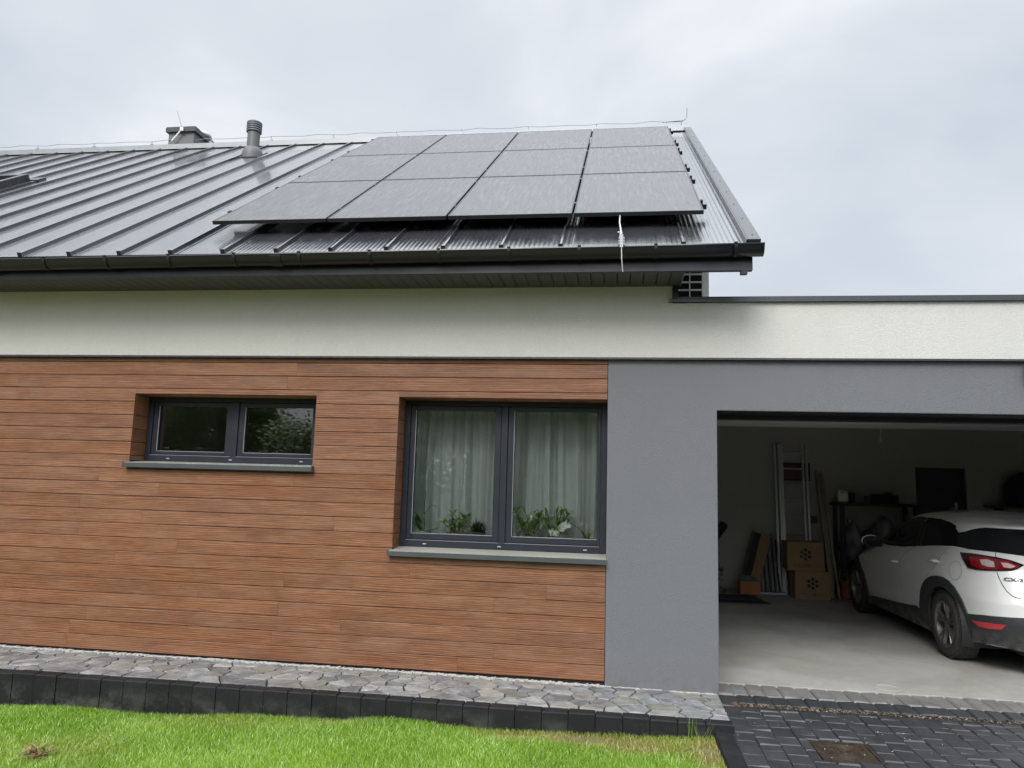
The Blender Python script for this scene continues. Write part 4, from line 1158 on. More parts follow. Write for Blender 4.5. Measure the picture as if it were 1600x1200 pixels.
for i in range(9):
    a = rr.uniform(-.35, .9); base = Vector((1.25, 5.55, .10+.03*i)); tip = base+Vector((.48*math.cos(a*.7)*rr.uniform(.7,1), rr.uniform(-.15,.2), .30*math.sin(a)-.05)); st.tube([base, base.lerp(tip,.5)+Vector((0,0,.05)), tip], [.012,.008,.003], 6)
    for k in range(90):
        f = rr.random(); p = base.lerp(tip, f)+Vector((0,0,.05*math.sin(math.pi*f))); blade(b, p, rdir(rr, -.6, .9)+Vector((.6,0,-.1)), rr.uniform(.05,.09), .007, .3, 2)
split_build(st, 'branch', M['bark'], t); b.build('needles', M['dark_leaf'], t)
t = thing('rolled_bundle', 'dark slanted roll of material jutting out behind the left pier', 'roll', (1.5, 5.9, 0))
b = MB(); b.tube([(1.02, 5.6, .10), (1.735, 6.1, .985)], .065, 14); b.build('roll', M['dark_cloth'], t)
b = MB(); b.tube([(1.2, 5.72, .32), (1.25, 5.76, .385)], .069, 14); b.tube([(1.55, 5.97, .755), (1.6, 6.005, .82)], .069, 14); split_build(b, 'strap', M['black_plastic'], t)

t = thing('workbench', 'black cluttered workbench along the garage back wall', 'workbench', (3.95, 6.0, 0))
b = MB(); b.box(3.34, 4.49, 5.78, 6.28, 1.33, 1.375); b.build('top', M['black_plastic'], t, bevel=.004)
for x in (3.38, 4.40):
    for y in (5.82, 6.2):
        b = MB(); b.box(x, x+.05, y, y+.05, 0, 1.329); b.build('leg', M['black_plastic'], t)
b = MB(); b.box(3.43, 4.40, 5.84, 6.24, .42, .45); b.build('shelf', M['black_plastic'], t)
t = thing('canister', 'white plastic canister standing at the left end of the workbench', 'canister', (3.44, 5.95, 1.376))
b = MB(); b.box(3.37, 3.515, 5.88, 6.0, 1.3762, 1.53); b.build('body', M['white_plastic'], t, bevel=.02)
b = MB(); b.lathe([(0, 1.5302), (.028, 1.5302), (.028, 1.56), (0, 1.56)], (3.41, 5.94, 0), 'Z', 16); b.box(3.45, 3.505, 5.93, 5.95, 1.5302, 1.55); b.build('cap', M['white_plastic'], t)
t = thing('power_tool', 'dark cordless power tool lying among the workbench clutter', 'tool', (3.9, 5.95, 1.376))
b = MB(); b.tube([(3.80, 5.93, 1.45), (4.12, 5.95, 1.47)], [.05, .045], 12); b.bar((3.9, 5.94, 1.4), (3.93, 5.94, 1.5), .05, .05); b.box(3.84, 3.98, 5.89, 6.0, 1.3762, 1.41); b.tube([(4.12, 5.95, 1.47), (4.2, 5.95, 1.47)], .012, 8); b.build('housing', M['black_plastic'], t)
t = thing('tool_case', 'black hard tool case at the right of the workbench clutter', 'case', (4.25, 6.1, 1.376))
b = MB(); b.box(4.02, 4.27, 6.03, 6.2, 1.3762, 1.50); b.build('shell', M['dark_cloth'], t, bevel=.012)
b = MB(); b.tube([(4.09, 6.1, 1.5), (4.09, 6.1, 1.53), (4.2, 6.1, 1.53), (4.2, 6.1, 1.5)], .008, 8); b.build('handle', M['black_plastic'], t)
t = thing('pliers', 'small metal pliers lying beside the white canister', 'tool', (3.65, 5.85, 1.376))
b = MB(); b.tube([(3.58, 5.84, 1.385), (3.66, 5.85, 1.395), (3.73, 5.83, 1.385)], .009, 8); b.tube([(3.58, 5.87, 1.385), (3.66, 5.85, 1.395), (3.73, 5.875, 1.385)], .009, 8); b.build('pliers', M['steel_profile'], t)
def lump(c, r, seed, mat, name, parent, n=26, k=16, amp=.22):
    rr = random.Random(seed); w_ = [(Vector((rr.uniform(-1,1), rr.uniform(-1,1), rr.uniform(-1,1))).normalized()*rr.uniform(2, 7), rr.uniform(0, 6), rr.uniform(.3, 1)) for _ in range(9)]
    b = MB(); b.ellipsoid((0,0,0), (1,1,1), n, k); vs = []
    for v in b.v:
        d_ = Vector(v); q = 1+amp*sum(a*math.sin(d_.dot(wv)+ph) for wv, ph, a in w_)/2.2
        vs.append((c[0]+d_.x*r[0]*q, c[1]+d_.y*r[1]*q, max(c[2]-r[2]*.8, c[2]+d_.z*r[2]*q)))
    b.v = vs; return b.build(name, mat, parent, smooth=True)
for i, (c, r_, lab, m_) in enumerate((((3.55, 5.98, .78), (.15, .2, .30), 'crumpled grey plastic sack on the left under the workbench', 'poly_bag'), ((4.0, 5.98, .80), (.24, .2, .34), 'big crumpled translucent sack in the middle under the workbench', 'poly_bag'), ((4.27, 5.72, .25), (.15, .16, .24), 'dark sack on the floor right of the workbench sacks', 'dark_cloth'))):
    t = thing('sack', lab, 'sack', (c[0], c[1], c[2]-r_[2]*.8), 'sacks stowed at the workbench')
    lump(c, r_, 30+i, M[m_], 'bag', t); b = MB(); b.tube([(c[0]-.02, c[1]-.02, c[2]+r_[2]*.85), (c[0], c[1]-.02, c[2]+r_[2]*1.15)], [.03, .05], 10); b.build('knot', M[m_], t)
t = thing('cardboard_sheet', 'flat brown cardboard sheet leaning beside the right workbench leg', 'cardboard', (4.5, 5.95, 0))
b = MB(); b.hexa([(4.28,5.72,.75),(4.62,5.74,.70),(4.62,5.75,.70),(4.28,5.73,.75),(4.36,6.1,1.22),(4.62,6.1,1.10),(4.62,6.11,1.10),(4.36,6.11,1.22)]); o_ = b.build('sheet', M['cardboard'], t)
b = MB(); b.bar((4.45, 5.9, .002), (4.46, 5.94, .86), .03, .03); b.build('prop', M['pale_wood'], t)
for i, (x, y, z, h, lab) in enumerate(((3.78, 5.87, 1.376, .11, 'short dark paint can among the tools on the workbench'), (3.62, 6.12, 1.376, .15, 'taller dark can at the back of the workbench'), (3.62, 6.0, .451, .16, 'dark can on the workbench shelf under the sacks'))):
    t = thing('paint_can', lab, 'can', (x, y, z), 'cans on the workbench')
    b = MB(); b.lathe([(.0, z+.0002), (.05, z+.0002), (.05, z+h), (.0, z+h)], (x, y, 0), 'Z', 18); b.build('can', M['dark_door'], t, smooth=True, auto=40)
    b = MB(); b.lathe([(.0, z+h+.0002), (.046, z+h+.0002), (.046, z+h+.006), (0, z+h+.006)], (x, y, 0), 'Z', 18); b.build('lid', M['steel_profile'], t)
t = thing('cable_coil', 'dark coil of cable heaped beside the power tool', 'cable', (4.0, 5.86, 1.376))
b = MB(); rr = random.Random(5)
b.tube([(3.98+(.075+.012*math.sin(i*.7))*math.cos(i*.42), 5.85+(.06+.01*math.cos(i*.9))*math.sin(i*.42), 1.388+.0011*i+.006*math.sin(i*1.3)) for i in range(70)], .009, 6); b.build('cable', M['black_plastic'], t)
b = MB(); b.box(4.03, 4.07, 5.83, 5.87, 1.3765, 1.41); b.build('plug', M['black_plastic'], t)
t = thing('storage_crate', 'dark slatted crate on the floor under the workbench', 'crate', (3.85, 5.95, 0))
b = MB(); b.box(3.62, 4.05, 5.80, 6.15, .002, .02)
for k in range(4):
    z = .03+.07*k; b.box(3.62, 4.05, 5.80, 5.812, z, z+.05); b.box(3.62, 4.05, 6.138, 6.15, z, z+.05); b.box(3.62, 3.632, 5.812, 6.138, z, z+.05); b.box(4.038, 4.05, 5.812, 6.138, z, z+.05)
for x in (3.632, 4.018):
    for y in (5.812, 6.118): b.box(x, x+.02, y, y+.02, .02, .30)
b.build('crate', M['dark_door'], t)
t = thing('orange_bucket', 'small orange bucket on the floor half hidden by the front wheel', 'bucket', (3.42, 5.75, 0))
b = MB(); b.lathe([(.09, .0), (.12, .24), (.128, .24), (.128, .255), (.115, .255), (.10, .02), (0, .02)], (3.42, 5.72, .0), 'Z', 20)
for i in range(len(b.v)): b.v[i] = (b.v[i][0], b.v[i][1], b.v[i][2]+.002)
b.build('bucket', M['orange_card'], t, smooth=True, auto=40)
b = MB(); b.tube([(3.30, 5.72, .25), (3.32, 5.70, .33), (3.42, 5.69, .37), (3.52, 5.70, .33), (3.54, 5.72, .25)], .004, 6); b.build('bail', M['steel_profile'], t)
t = thing('wall_shelf', 'dark wall shelf right of the inner door', 'shelf', (6.1, 6.2, 1.36))
b = MB(); b.box(5.56, 6.7, 5.98, 6.298, 1.36, 1.392); b.build('board', M['dark_door'], t)
for x in (5.7, 6.5):
    b = MB(); b.prism([(6.298, 1.359), (6.02, 1.359), (6.298, 1.15)], 'X', x, x+.025); b.build('bracket', M['dark_door'], t)
t = thing('backpack', 'bulky dark backpack sitting on the wall shelf', 'backpack', (6.0, 6.12, 1.393))
lump((6.02, 6.12, 1.60), (.25, .13, .25), 41, M['dark_cloth'], 'bag', t, amp=.10)
b = MB(); b.box(5.86, 6.18, 5.965, 6.0, 1.43, 1.62); b.build('front_pocket', M['dark_cloth'], t, bevel=.02)
b = MB(); b.tube([(5.95, 6.1, 1.83), (5.98, 6.1, 1.88), (6.06, 6.1, 1.88), (6.09, 6.1, 1.83)], .012, 8); b.build('strap', M['black_plastic'], t)
t = thing('bulb_socket', 'bare bulb socket dangling on a wire from the garage ceiling', 'ceiling light', (4.07, 6.1, 2.55))
b = MB(); b.lathe([(0, 2.559), (.045, 2.559), (.04, 2.53), (0, 2.528)], (4.1, 6.15, 0), 'Z', 16); b.build('rose', M['white_plastic'], t)
b = MB(); b.tube([(4.1, 6.15, 2.53), (4.085, 6.15, 2.47), (4.08, 6.15, 2.36)], .005, 6); b.tube([(4.08, 6.15, 2.36), (4.08, 6.15, 2.31)], .016, 10); b.build('socket', M['white_plastic'], t)
t = thing('floor_drain', 'small round drain rim in the concrete near the garage threshold', 'drain', (2.2, .49, 0))
b = MB(); n = 28; vs = []
for rr_, z_ in ((.105, .0006), (.098, .005), (.082, .005), (.078, .0008)): vs += [(2.205+rr_*math.cos(2*math.pi*i/n), .52+rr_*math.sin(2*math.pi*i/n), z_) for i in range(n)]
b.add(vs, [(k*n+i, k*n+(i+1) % n, (k+1)*n+(i+1) % n, (k+1)*n+i) for k in range(3) for i in range(n)]); b.build('rim', M['concrete_floor'], t, smooth=True)
b = MB(); b.lathe([(0, .0012), (.077, .0012), (.077, .002), (0, .002)], (2.205, .52, 0), 'Z', n); b.build('plate', M['concrete_floor'], t)
# ------------------------------------------------------------------ the car: body surface as smooth plan outlines stacked in height
def _tab(pts,sm=.02):
    z=np.array([a for a,b in pts]);v=np.array([b for a,b in pts])
    g=np.linspace(.10,1.44,671);f=np.interp(g,z,v)
    k=int(sm/.002)
    if k>1:
        ker=np.hanning(2*k+3)[1:-1];ker/=ker.sum();fp=np.pad(f,k+0,mode='edge');f2=np.convolve(fp,ker,'same')[k:-k]
        wgt=np.clip((1.335-g)/.03,0,1);f=f2*wgt+f*(1-wgt)
    return g,f
TW=_tab([(.10,.78),(.2,.83),(.35,.862),(.55,.875),(.72,.88),(.86,.87),(.95,.845),(1.0,.815),(1.1,.755),(1.2,.69),(1.25,.65),(1.28,.61),(1.305,.56),(1.325,.50),(1.342,.42),(1.355,.34),(1.364,.26),(1.371,.17),(1.375,.08)])
TR=_tab([(.10,-.60),(.2,-.70),(.3,-.775),(.45,-.81),(.52,-.80),(.6,-.80),(.66,-.775),(.75,-.745),(.88,-.70),(.95,-.665),(1.0,-.62),(1.1,-.53),(1.2,-.44),(1.225,-.46),(1.24,-.475),(1.255,-.45),(1.27,-.35),(1.285,-.22),(1.305,-.07),(1.325,.14),(1.342,.32),(1.355,.5),(1.364,.65),(1.371,.8),(1.375,.95)],.012)
TF=_tab([(.10,3.3),(.2,3.45),(.4,3.56),(.6,3.53),(.7,3.42),(.76,3.22),(.82,2.95),(.87,2.74),(.9,2.66),(1.0,2.47),(1.1,2.27),(1.2,2.03),(1.25,1.88),(1.28,1.77),(1.305,1.65),(1.325,1.52),(1.342,1.40),(1.355,1.29),(1.364,1.2),(1.371,1.1),(1.375,.99)],.012)
def _i(T,z): return np.interp(z,T[0],T[1])
def csurf(phi,z):
    """phi: -pi/2 rear centre .. 0 left mid .. pi/2 front centre; returns x(left negative),s,z"""
    phi=np.asarray(phi,float);z=np.asarray(z,float)
    w=_i(TW,z);r0=_i(TR,z);f0=_i(TF,z);m=(r0+f0)/2;h=(f0-r0)/2
    n=np.where(phi<0,np.interp(z,[.2,.95,1.25],[7,6.5,5.]),np.interp(z,[.2,.9,1.25],[5,4.5,4.]))
    c=np.abs(np.cos(phi));s=np.abs(np.sin(phi))
    r=(c**n+s**n)**(-1/n)
    X=w*c*r;U=s*r
    t=np.clip((U-.45)/.55,0,1);t=t*t*(3-2*t)
    bulge=np.where(phi<0,.13,.30)*np.interp(z,[.2,1.0,1.22,1.31,1.37],[1,1,.8,.3,0.])
    S=m+np.sign(phi)*U*h - np.sign(phi)*bulge*(X/w)**2*t
    X=X*(1-np.where(phi<0,.045,.03)*t)
    # haunches over the wheels
    zz=np.exp(-((z-.66)/.14)**2)
    X=X+.018*zz*np.exp(-((S-0)/.5)**2)+.014*zz*np.exp(-((S-2.66)/.5)**2)
    X=X-.012*np.exp(-((z-.45)/.1)**2)*np.exp(-((S-1.35)/.6)**4)
    return -X,S,z
def phi_of_s(s,z):
    lo,hi=-1.5,1.5
    for _ in range(40):
        m=(lo+hi)/2
        if csurf(m,z)[1]<s: lo=m
        else: hi=m
    return lo
def phi_of_x(x,z):  # rear, x negative (left)
    lo,hi=-np.pi/2,-.35
    for _ in range(40):
        m=(lo+hi)/2
        if csurf(m,z)[0]>x: lo=m
        else: hi=m
    return lo
CAR = (4.045, 1.84, 0.0)
car = thing('car', 'white crossover car parked nose-in inside the open garage', 'car', CAR)
def S_(s, z): return (phi_of_s(s, z), z)
def body_mesh(b):
    ph = np.concatenate([np.linspace(-np.pi/2, -1.0, 26)[:-1], np.linspace(-1.0, -.45, 60)[:-1], np.linspace(-.45, .75, 130)[:-1], np.linspace(.75, np.pi/2, 46)])
    zz = np.concatenate([np.linspace(.17, 1.16, 76), np.linspace(1.17, 1.30, 26), np.linspace(1.303, 1.374, 36)])
    P_, Z_ = np.meshgrid(ph, zz, indexing='ij'); X, S, Z = csurf(P_, Z_)
    I, J = X.shape
    for sgn in (1, -1):
        base = len(b.v)
        vs = [(sgn*X[i, j], S[i, j], Z[i, j]) for i in range(I) for j in range(J)]
        fs = []
        for i in range(I-1):
            for j in range(J-1):
                sc_, zc_ = (S[i, j]+S[i+1, j+1])/2, (Z[i, j]+Z[i+1, j+1])/2
                if abs(X[i, j]) > .55 and ((sc_-.02)**2+(zc_-.31)**2 < .35**2 or (sc_-2.66)**2+(zc_-.31)**2 < .35**2): continue
                if zc_ < .225 and sc_ < -.2: continue
                f = (i*J+j, (i+1)*J+j, (i+1)*J+j+1, i*J+j+1)
                fs.append(f if sgn > 0 else f[::-1])
        b.add(vs, fs)
        if sgn > 0: ring = [vs[i*J+J-1] for i in range(I)]
        else: ring2 = [vs[i*J+J-1] for i in range(I)]
    b.add(ring + ring2[::-1], [tuple(range(2*I))])
def weld(o, d=.0004):
    bm = bmesh.new(); bm.from_mesh(o.data); bmesh.ops.remove_doubles(bm, verts=bm.verts, dist=d); bmesh.ops.dissolve_degenerate(bm, edges=bm.edges, dist=1e-5)
    bmesh.ops.recalc_face_normals(bm, faces=bm.faces); bm.to_mesh(o.data); bm.free()
b = MB(); body_mesh(b)
body = b.build('body', M['car_paint'], car, smooth=True, local=True); weld(body)
def nrm(phi, z):
    e_ = 1e-3
    p0 = Vector(csurf(phi-e_, z)); p1 = Vector(csurf(phi+e_, z)); q0 = Vector(csurf(phi, z-e_)); q1 = Vector(csurf(phi, z+e_))
    n = (p1-p0).cross(q1-q0); n.normalize()
    if n.x*(-1) + (n.y*(-1 if phi < 0 else 1))*.5 < 0: n = -n
    return n
def sp(phi, z, off):
    p = Vector(csurf(phi, z)); return p + nrm(phi, z)*off
def patch(b, poly, off, both=True, thick=None, step=(.03, .03), smooth_iter=0):
    """polygon in (angle, height) laid over the body surface, with a skirt back to the paint"""
    pts = []
    for i in range(len(poly)):
        p, q = poly[i], poly[(i+1) % len(poly)]; L_ = math.hypot((q[0]-p[0])/step[0], (q[1]-p[1])/step[1]); k = max(1, int(math.ceil(L_)))
        pts += [(p[0]+(q[0]-p[0])*t/k, p[1]+(q[1]-p[1])*t/k) for t in range(k)]
    n = len(pts); x0, x1 = min(p[0] for p in pts), max(p[0] for p in pts); z0, z1 = min(p[1] for p in pts), max(p[1] for p in pts)
    grid = [(x0+step[0]*(i+.5), z0+step[1]*(j+.5)) for i in range(int((x1-x0)/step[0])+1) for j in range(int((z1-z0)/step[1])+1)]
    def near(g):
        for i in range(n):
            if abs(pts[i][0]-g[0])/step[0] < .42 and abs(pts[i][1]-g[1])/step[1] < .42: return True
        return False
    grid = [g for g in grid if not near(g)]
    res = delaunay_2d_cdt([Vector(p) for p in pts+grid], [], [list(range(n))], 1, 1e-6)
    V, F = res[0], [tuple(f) for f in res[2]]
    for sgn in ((1, -1) if both else (1,)):
        top = [sp(v.x, v.y, off) for v in V]; rim_t = [sp(p[0], p[1], off) for p in pts]; rim_b = [sp(p[0], p[1], -.004) for p in pts]
        m = lambda L_: [(sgn*p.x, p.y, p.z) for p in L_]
        b.add(m(top), F); b.add(m(rim_t)+m(rim_b), [(i, (i+1) % n, n+(i+1) % n, n+i) for i in range(n)])
def fin(b, name, mat, parent=None, ang=35):
    o = b.build(name, mat, parent or car, local=True); weld(o, .0002)
    o.data.polygons.foreach_set('use_smooth', [True]*len(o.data.polygons)); o.data.set_sharp_from_angle(angle=R(ang)); return o
def strip(b, pts, wd, off=.0016, both=True):
    for sgn in ((1, -1) if both else (1,)):
        L_ = []; Rr = []
        for i, p in enumerate(pts):
            a = pts[max(0, i-1)]; c = pts[min(len(pts)-1, i+1)]
            P0 = sp(*a, off); P1 = sp(*c, off); n = nrm(*p); t = (P1-P0).normalized(); s = t.cross(n)*wd/2; q = sp(*p, off)
            L_.append(q-s); Rr.append(q+s)
        m = [(sgn*p.x, p.y, p.z) for p in L_+Rr]; k = len(pts); b.add(m, [(i, i+1, k+i+1, k+i) for i in range(k-1)])
def dens(pts, k=6):
    o = []
    for p, q in zip(pts[:-1], pts[1:]): o += [(p[0]+(q[0]-p[0])*t/k, p[1]+(q[1]-p[1])*t/k) for t in range(k)]
    return o+[pts[-1]]
HP = -np.pi/2
# side glazing: front door, rear door, dark rear quarter, then the rear window
bp_t, bp_b = S_(.94, 1.272), S_(.69, .983)
front = [S_(1.98,.949), S_(1.48,.932), S_(1.09,.944), S_(.715,.980), S_(.955,1.2725), S_(1.14,1.279), S_(1.30,1.259), S_(1.43,1.216), S_(1.58,1.142), S_(1.76,1.050), S_(1.90,.982)]
rear = [S_(.685,.983), S_(.45,1.005), S_(.23,1.022), S_(.10,1.031), S_(.03,1.10), S_(.03,1.165), S_(.15,1.224), S_(.31,1.249), S_(.58,1.270), S_(.87,1.2745), S_(.925,1.2722)]
def both_sides(fn, name, mat, parent=None, ang=35):
    o_ = []
    for sgn in (1, -1):
        b = MB(); fn(b); b.v = [(sgn*p[0], p[1], p[2]) for p in b.v]; o_.append(fin(b, name, mat, parent, ang))
    return o_
both_sides(lambda b: patch(b, front, .0035, False), 'side_window', M['car_glass'])
both_sides(lambda b: patch(b, rear, .0035, False), 'side_window', M['car_glass'])
both_sides(lambda b: strip(b, dens([S_(.70,.982), S_(.94,1.272)]), .022, .003, False), 'pillar_trim', M['car_trim']); both_sides(lambda b: strip(b, dens([S_(.625,.99), S_(.72,1.10), S_(.80,1.2)]), .008, .0045, False), 'window_divider', M['rim_metal'])
quarter = [S_(.095,1.031), S_(-.02,1.040), (-.648,1.036), (-.709,1.028), (-.787,1.0265), (-.745,1.093), (-.713,1.154), (-.735,1.192), (-.758,1.228), (-.725,1.220), (-.690,1.205), (-.640,1.180), S_(.025,1.165), S_(.025,1.10)]
both_sides(lambda b: patch(b, quarter, .0038, False), 'quarter_panel_trim', M['car_glass'])
rg = [(-.783,1.0268), (-.892,1.023), (-1.071,1.007), (HP+.0005,1.0), (HP+.0005,1.229), (-1.2,1.230), (-1.0,1.231), (-.85,1.232), (-.766,1.231), (-.752,1.226), (-.730,1.189), (-.708,1.154), (-.740,1.093)]
b = MB(); patch(b, rg, .0045); fin(b, 'rear_window', M['car_glass'])
wf = [(.645+.0,.985), (.85,.93), (1.2,.915), (-HP-.0005,.91), (-HP-.0005,1.27), (1.1,1.265), (.80,1.245), (.66,1.19), (.61,1.10)]
b = MB(); patch(b, wf, .0035); fin(b, 'windscreen', M['car_glass'])
# black cladding: arches, sill, bumper
def arc_in(c, r, a0, a1, n=22): return [S_(c+r*math.cos(R(a0+(a1-a0)*i/n)), .31+r*math.sin(R(a0+(a1-a0)*i/n))) for i in range(n+1)]
ra = [(.578,.176), (.585,.34), (.575,.42), (.54,.50), (.48,.58), (.40,.645), (.30,.695), (.19,.73), (.08,.745), (-.02,.742), (-.11,.722), (-.19,.68), (-.255,.62), (-.30,.55), (-.335,.465), (-.345,.40), (-.345,.315)]
both_sides(lambda b: patch(b, [S_(*p) for p in ra] + arc_in(.02, .343, 181, -23), .016, False, step=(.022, .022)), 'wheel_arch_trim', M['car_trim'])
fa = [(2.195,.176), (2.205,.275), (2.235,.36), (2.28,.45), (2.34,.545), (2.42,.63), (2.53,.69), (2.66,.715), (2.80,.70), (2.93,.655), (3.03,.58), (3.09,.48), (3.11,.38), (3.11,.28), (3.11,.176)]
both_sides(lambda b: patch(b, [S_(*p) for p in fa] + arc_in(2.66, .343, -23, 203), .016, False, step=(.022, .022)), 'wheel_arch_trim', M['car_trim'])
sill = [S_(2.20,.274), S_(1.9,.292), S_(1.32,.322), S_(.90,.355), S_(.70,.372), S_(.585,.35), S_(.56,.20), S_(.56,.175), S_(1.3,.175), S_(2.1,.175), S_(2.21,.19)]
both_sides(lambda b: patch(b, sill, .012, False), 'sill_trim', M['car_trim'])
bump = [S_(-.340,.462), (-.740,.467), (-.785,.479), (-.88,.492), (-1.0,.503), (-1.2,.508), (HP+.0005,.51), (HP+.0005,.19), (-1.1,.195), (-.997,.215), (-.90,.235), (-.836,.237), (-.77,.228), (-.735,.215), S_(-.345,.30), S_(-.345,.40)]
b = MB(); patch(b, bump, .012); bumper = fin(b, 'rear_bumper', M['car_trim'])
b = MB(); b.hexa([(-.5,-.74,.17),(.5,-.74,.17),(.5,3.2,.17),(-.5,3.2,.17),(-.5,-.74,.2),(.5,-.74,.2),(.5,3.2,.2),(-.5,3.2,.2)])
for c in (.02, 2.66):
    for s in (-1, 1):
        n = 28; vs = []
        for x in (.50, .862):
            vs += [(s*x, c+.352*math.cos(R(-25+230*i/n)), .31+.352*math.sin(R(-25+230*i/n))) for i in range(n+1)]
        b.add(vs, [(i, i+1, n+2+i, n+1+i) for i in range(n)] + [tuple(range(n+1))])
b.build('underbody', M['rim_dark'], car, local=True)
# lamps, reflector, badge, seams, handles
lampo = [(-.664,.989), (-.697,.933), (-.736,.865), (-.782,.859), (-.836,.862), (-.891,.868), (-.972,.878), (-1.009,.893), (-1.062,.932), (-.979,.961), (-.893,.978), (-.792,.989), (-.73,.991)]
for sgn in (1, -1):
    b = MB(); patch(b, lampo, .012, both=False, step=(.02, .02))
    rd = MB(); patch(rd, [(-.735,.958), (-.755,.890), (-.80,.872), (-.95,.885), (-1.005,.900), (-1.03,.925), (-.96,.952), (-.87,.965), (-.79,.968)], .0145, both=False, step=(.02, .02))
    cl = MB(); patch(cl, [(-.803,.946), (-.816,.905), (-.844,.894), (-.883,.894), (-.880,.939), (-.844,.952)], .017, both=False, step=(.02, .02)); patch(cl, [(-.917,.937), (-.931,.900), (-.973,.896), (-1.002,.914), (-.959,.937)], .017, both=False, step=(.02, .02))
    dv = MB(); strip(dv, dens([(-.891,.867), (-.893,.92), (-.893,.979)]), .006, .0185, both=False)
    for q in (b, rd, cl, dv): q.v = [(sgn*p[0], p[1], p[2]) for p in q.v]
    la = fin(b, 'tail_lamp', M['lamp_dark']); fin(rd, 'red_lens', M['lamp_red'], la); fin(cl, 'clear_lens', M['lamp_clear'], la); fin(dv, 'lamp_gap', M['ink'], la)
    b = MB(); patch(b, [(-.735,.413), (-.80,.424), (-.90,.433), (-.879,.386), (-.82,.374), (-.771,.373)], .017, both=False, step=(.02, .02)); b.v = [(sgn*p[0], p[1], p[2]) for p in b.v]
    fin(b, 'reflector', M['reflector_red'], bumper)
b = MB(); strip(b, dens([(-.891,.862), (-.899,.815), (-.914,.758), (-.932,.708), (-.958,.671), (-.988,.658), (-1.05,.655), (-1.25,.655), (HP,.655)], 5), .006); strip(b, dens([(-.889,.979), (-.885,1.0), (-.888,1.021)]), .005)
fin(b, 'tailgate_seam', M['ink'])
for seam_ in ([S_(.70,.975), S_(.80,.95), S_(.96,.89), S_(1.05,.82), S_(1.09,.70), S_(1.10,.50), S_(1.08,.345)], [S_(2.02,.93), S_(2.10,.75), S_(2.14,.55), S_(2.13,.30)], [S_(.05,1.025), S_(.10,.9), S_(.22,.79), S_(.38,.70)]):
    both_sides(lambda b: strip(b, dens(seam_), .0035, both=False), 'door_seam', M['ink'])
n = 22; b = MB()
strip(b, [S_(-.185+.088*math.cos(2*math.pi*i/n), .825+.085*math.sin(2*math.pi*i/n)) for i in range(n+1)], .0035, both=False); fin(b, 'fuel_flap_seam', M['rim_metal'])
for s0, z0 in ((.19, .866), (1.245, .765)):
    for sgn in (1, -1):
        b = MB()
        pts = [sp(*S_(s0+.105-.21*i/8, z0+(.012*i/8)), .004+.026*math.sin(math.pi*i/8)**.5) for i in range(9)]
        b.tube([(sgn*p.x, p.y, p.z) for p in pts], [.006, .014, .016, .017, .017, .018, .019, .017, .008], 10)
        fin(b, 'door_handle', M['car_paint'], None, 60)
for sgn in (-1, 1):
    b = MB(); b.ellipsoid((sgn*.965, 1.70, .955), (.105, .065, .068), 20, 12); b.tube([(sgn*.83, 1.72, .915), (sgn*.90, 1.71, .925)], [.03, .025], 8)
    m_ = b.build('side_mirror', M['car_trim'], car, smooth=True, local=True)
    b = MB(); b.ellipsoid((sgn*.968, 1.72, .962), (.106, .066, .067), 20, 12); b.v = [(p[0], max(p[1], 1.725), p[2]) for p in b.v]; b.build('mirror_cap', M['car_paint'], m_, smooth=True, local=True)
    b = MB(); b.lathe([(0, -.001), (.05, -.001), (.052, .001), (0, .002)], (0, 0, 0), 'Y', 20); b.v = [(sgn*.966+p[0]*1.65, 1.632+p[1]+.0, .956+p[2]*.98) for p in b.v]; b.build('mirror_glass', M['car_glass'], m_, local=True)
b = MB(); vs = []
for i in range(9):
    f = i/8; y = .22+.0-.19*f; h = .012+.062*math.sin(min(1, f*1.05)*math.pi*.62)**1.6; w2 = .028*(1-.45*f)+.002
    zb = 1.322+.0*f
    vs += [(-w2, y, zb), (-w2*.3, y, zb+h+.012), (w2*.3, y, zb+h+.012), (w2, y, zb)]
b.add(vs, [(4*i+j, 4*i+j+1, 4*i+j+5, 4*i+j+4) for i in range(8) for j in range(3)] + [(0,1,2,3), (32,35,34,33)]); fin(b, 'roof_antenna', M['car_paint'], None, 50)
# badge lettering on the tailgate
vs, fs = text_mesh('CX-3', .052, .0016); b = MB()
o_ = []
for v in vs:
    x = -.553 + v.x*1.12; z = .793 + v.y*.74
    f_ = phi_of_x(x, z); p = sp(f_, z, .011); o_.append((p.x, p.y, p.z))
b.add(o_, fs)
b.build('badge', M['badge_metal'], car, local=True, recalc=False)
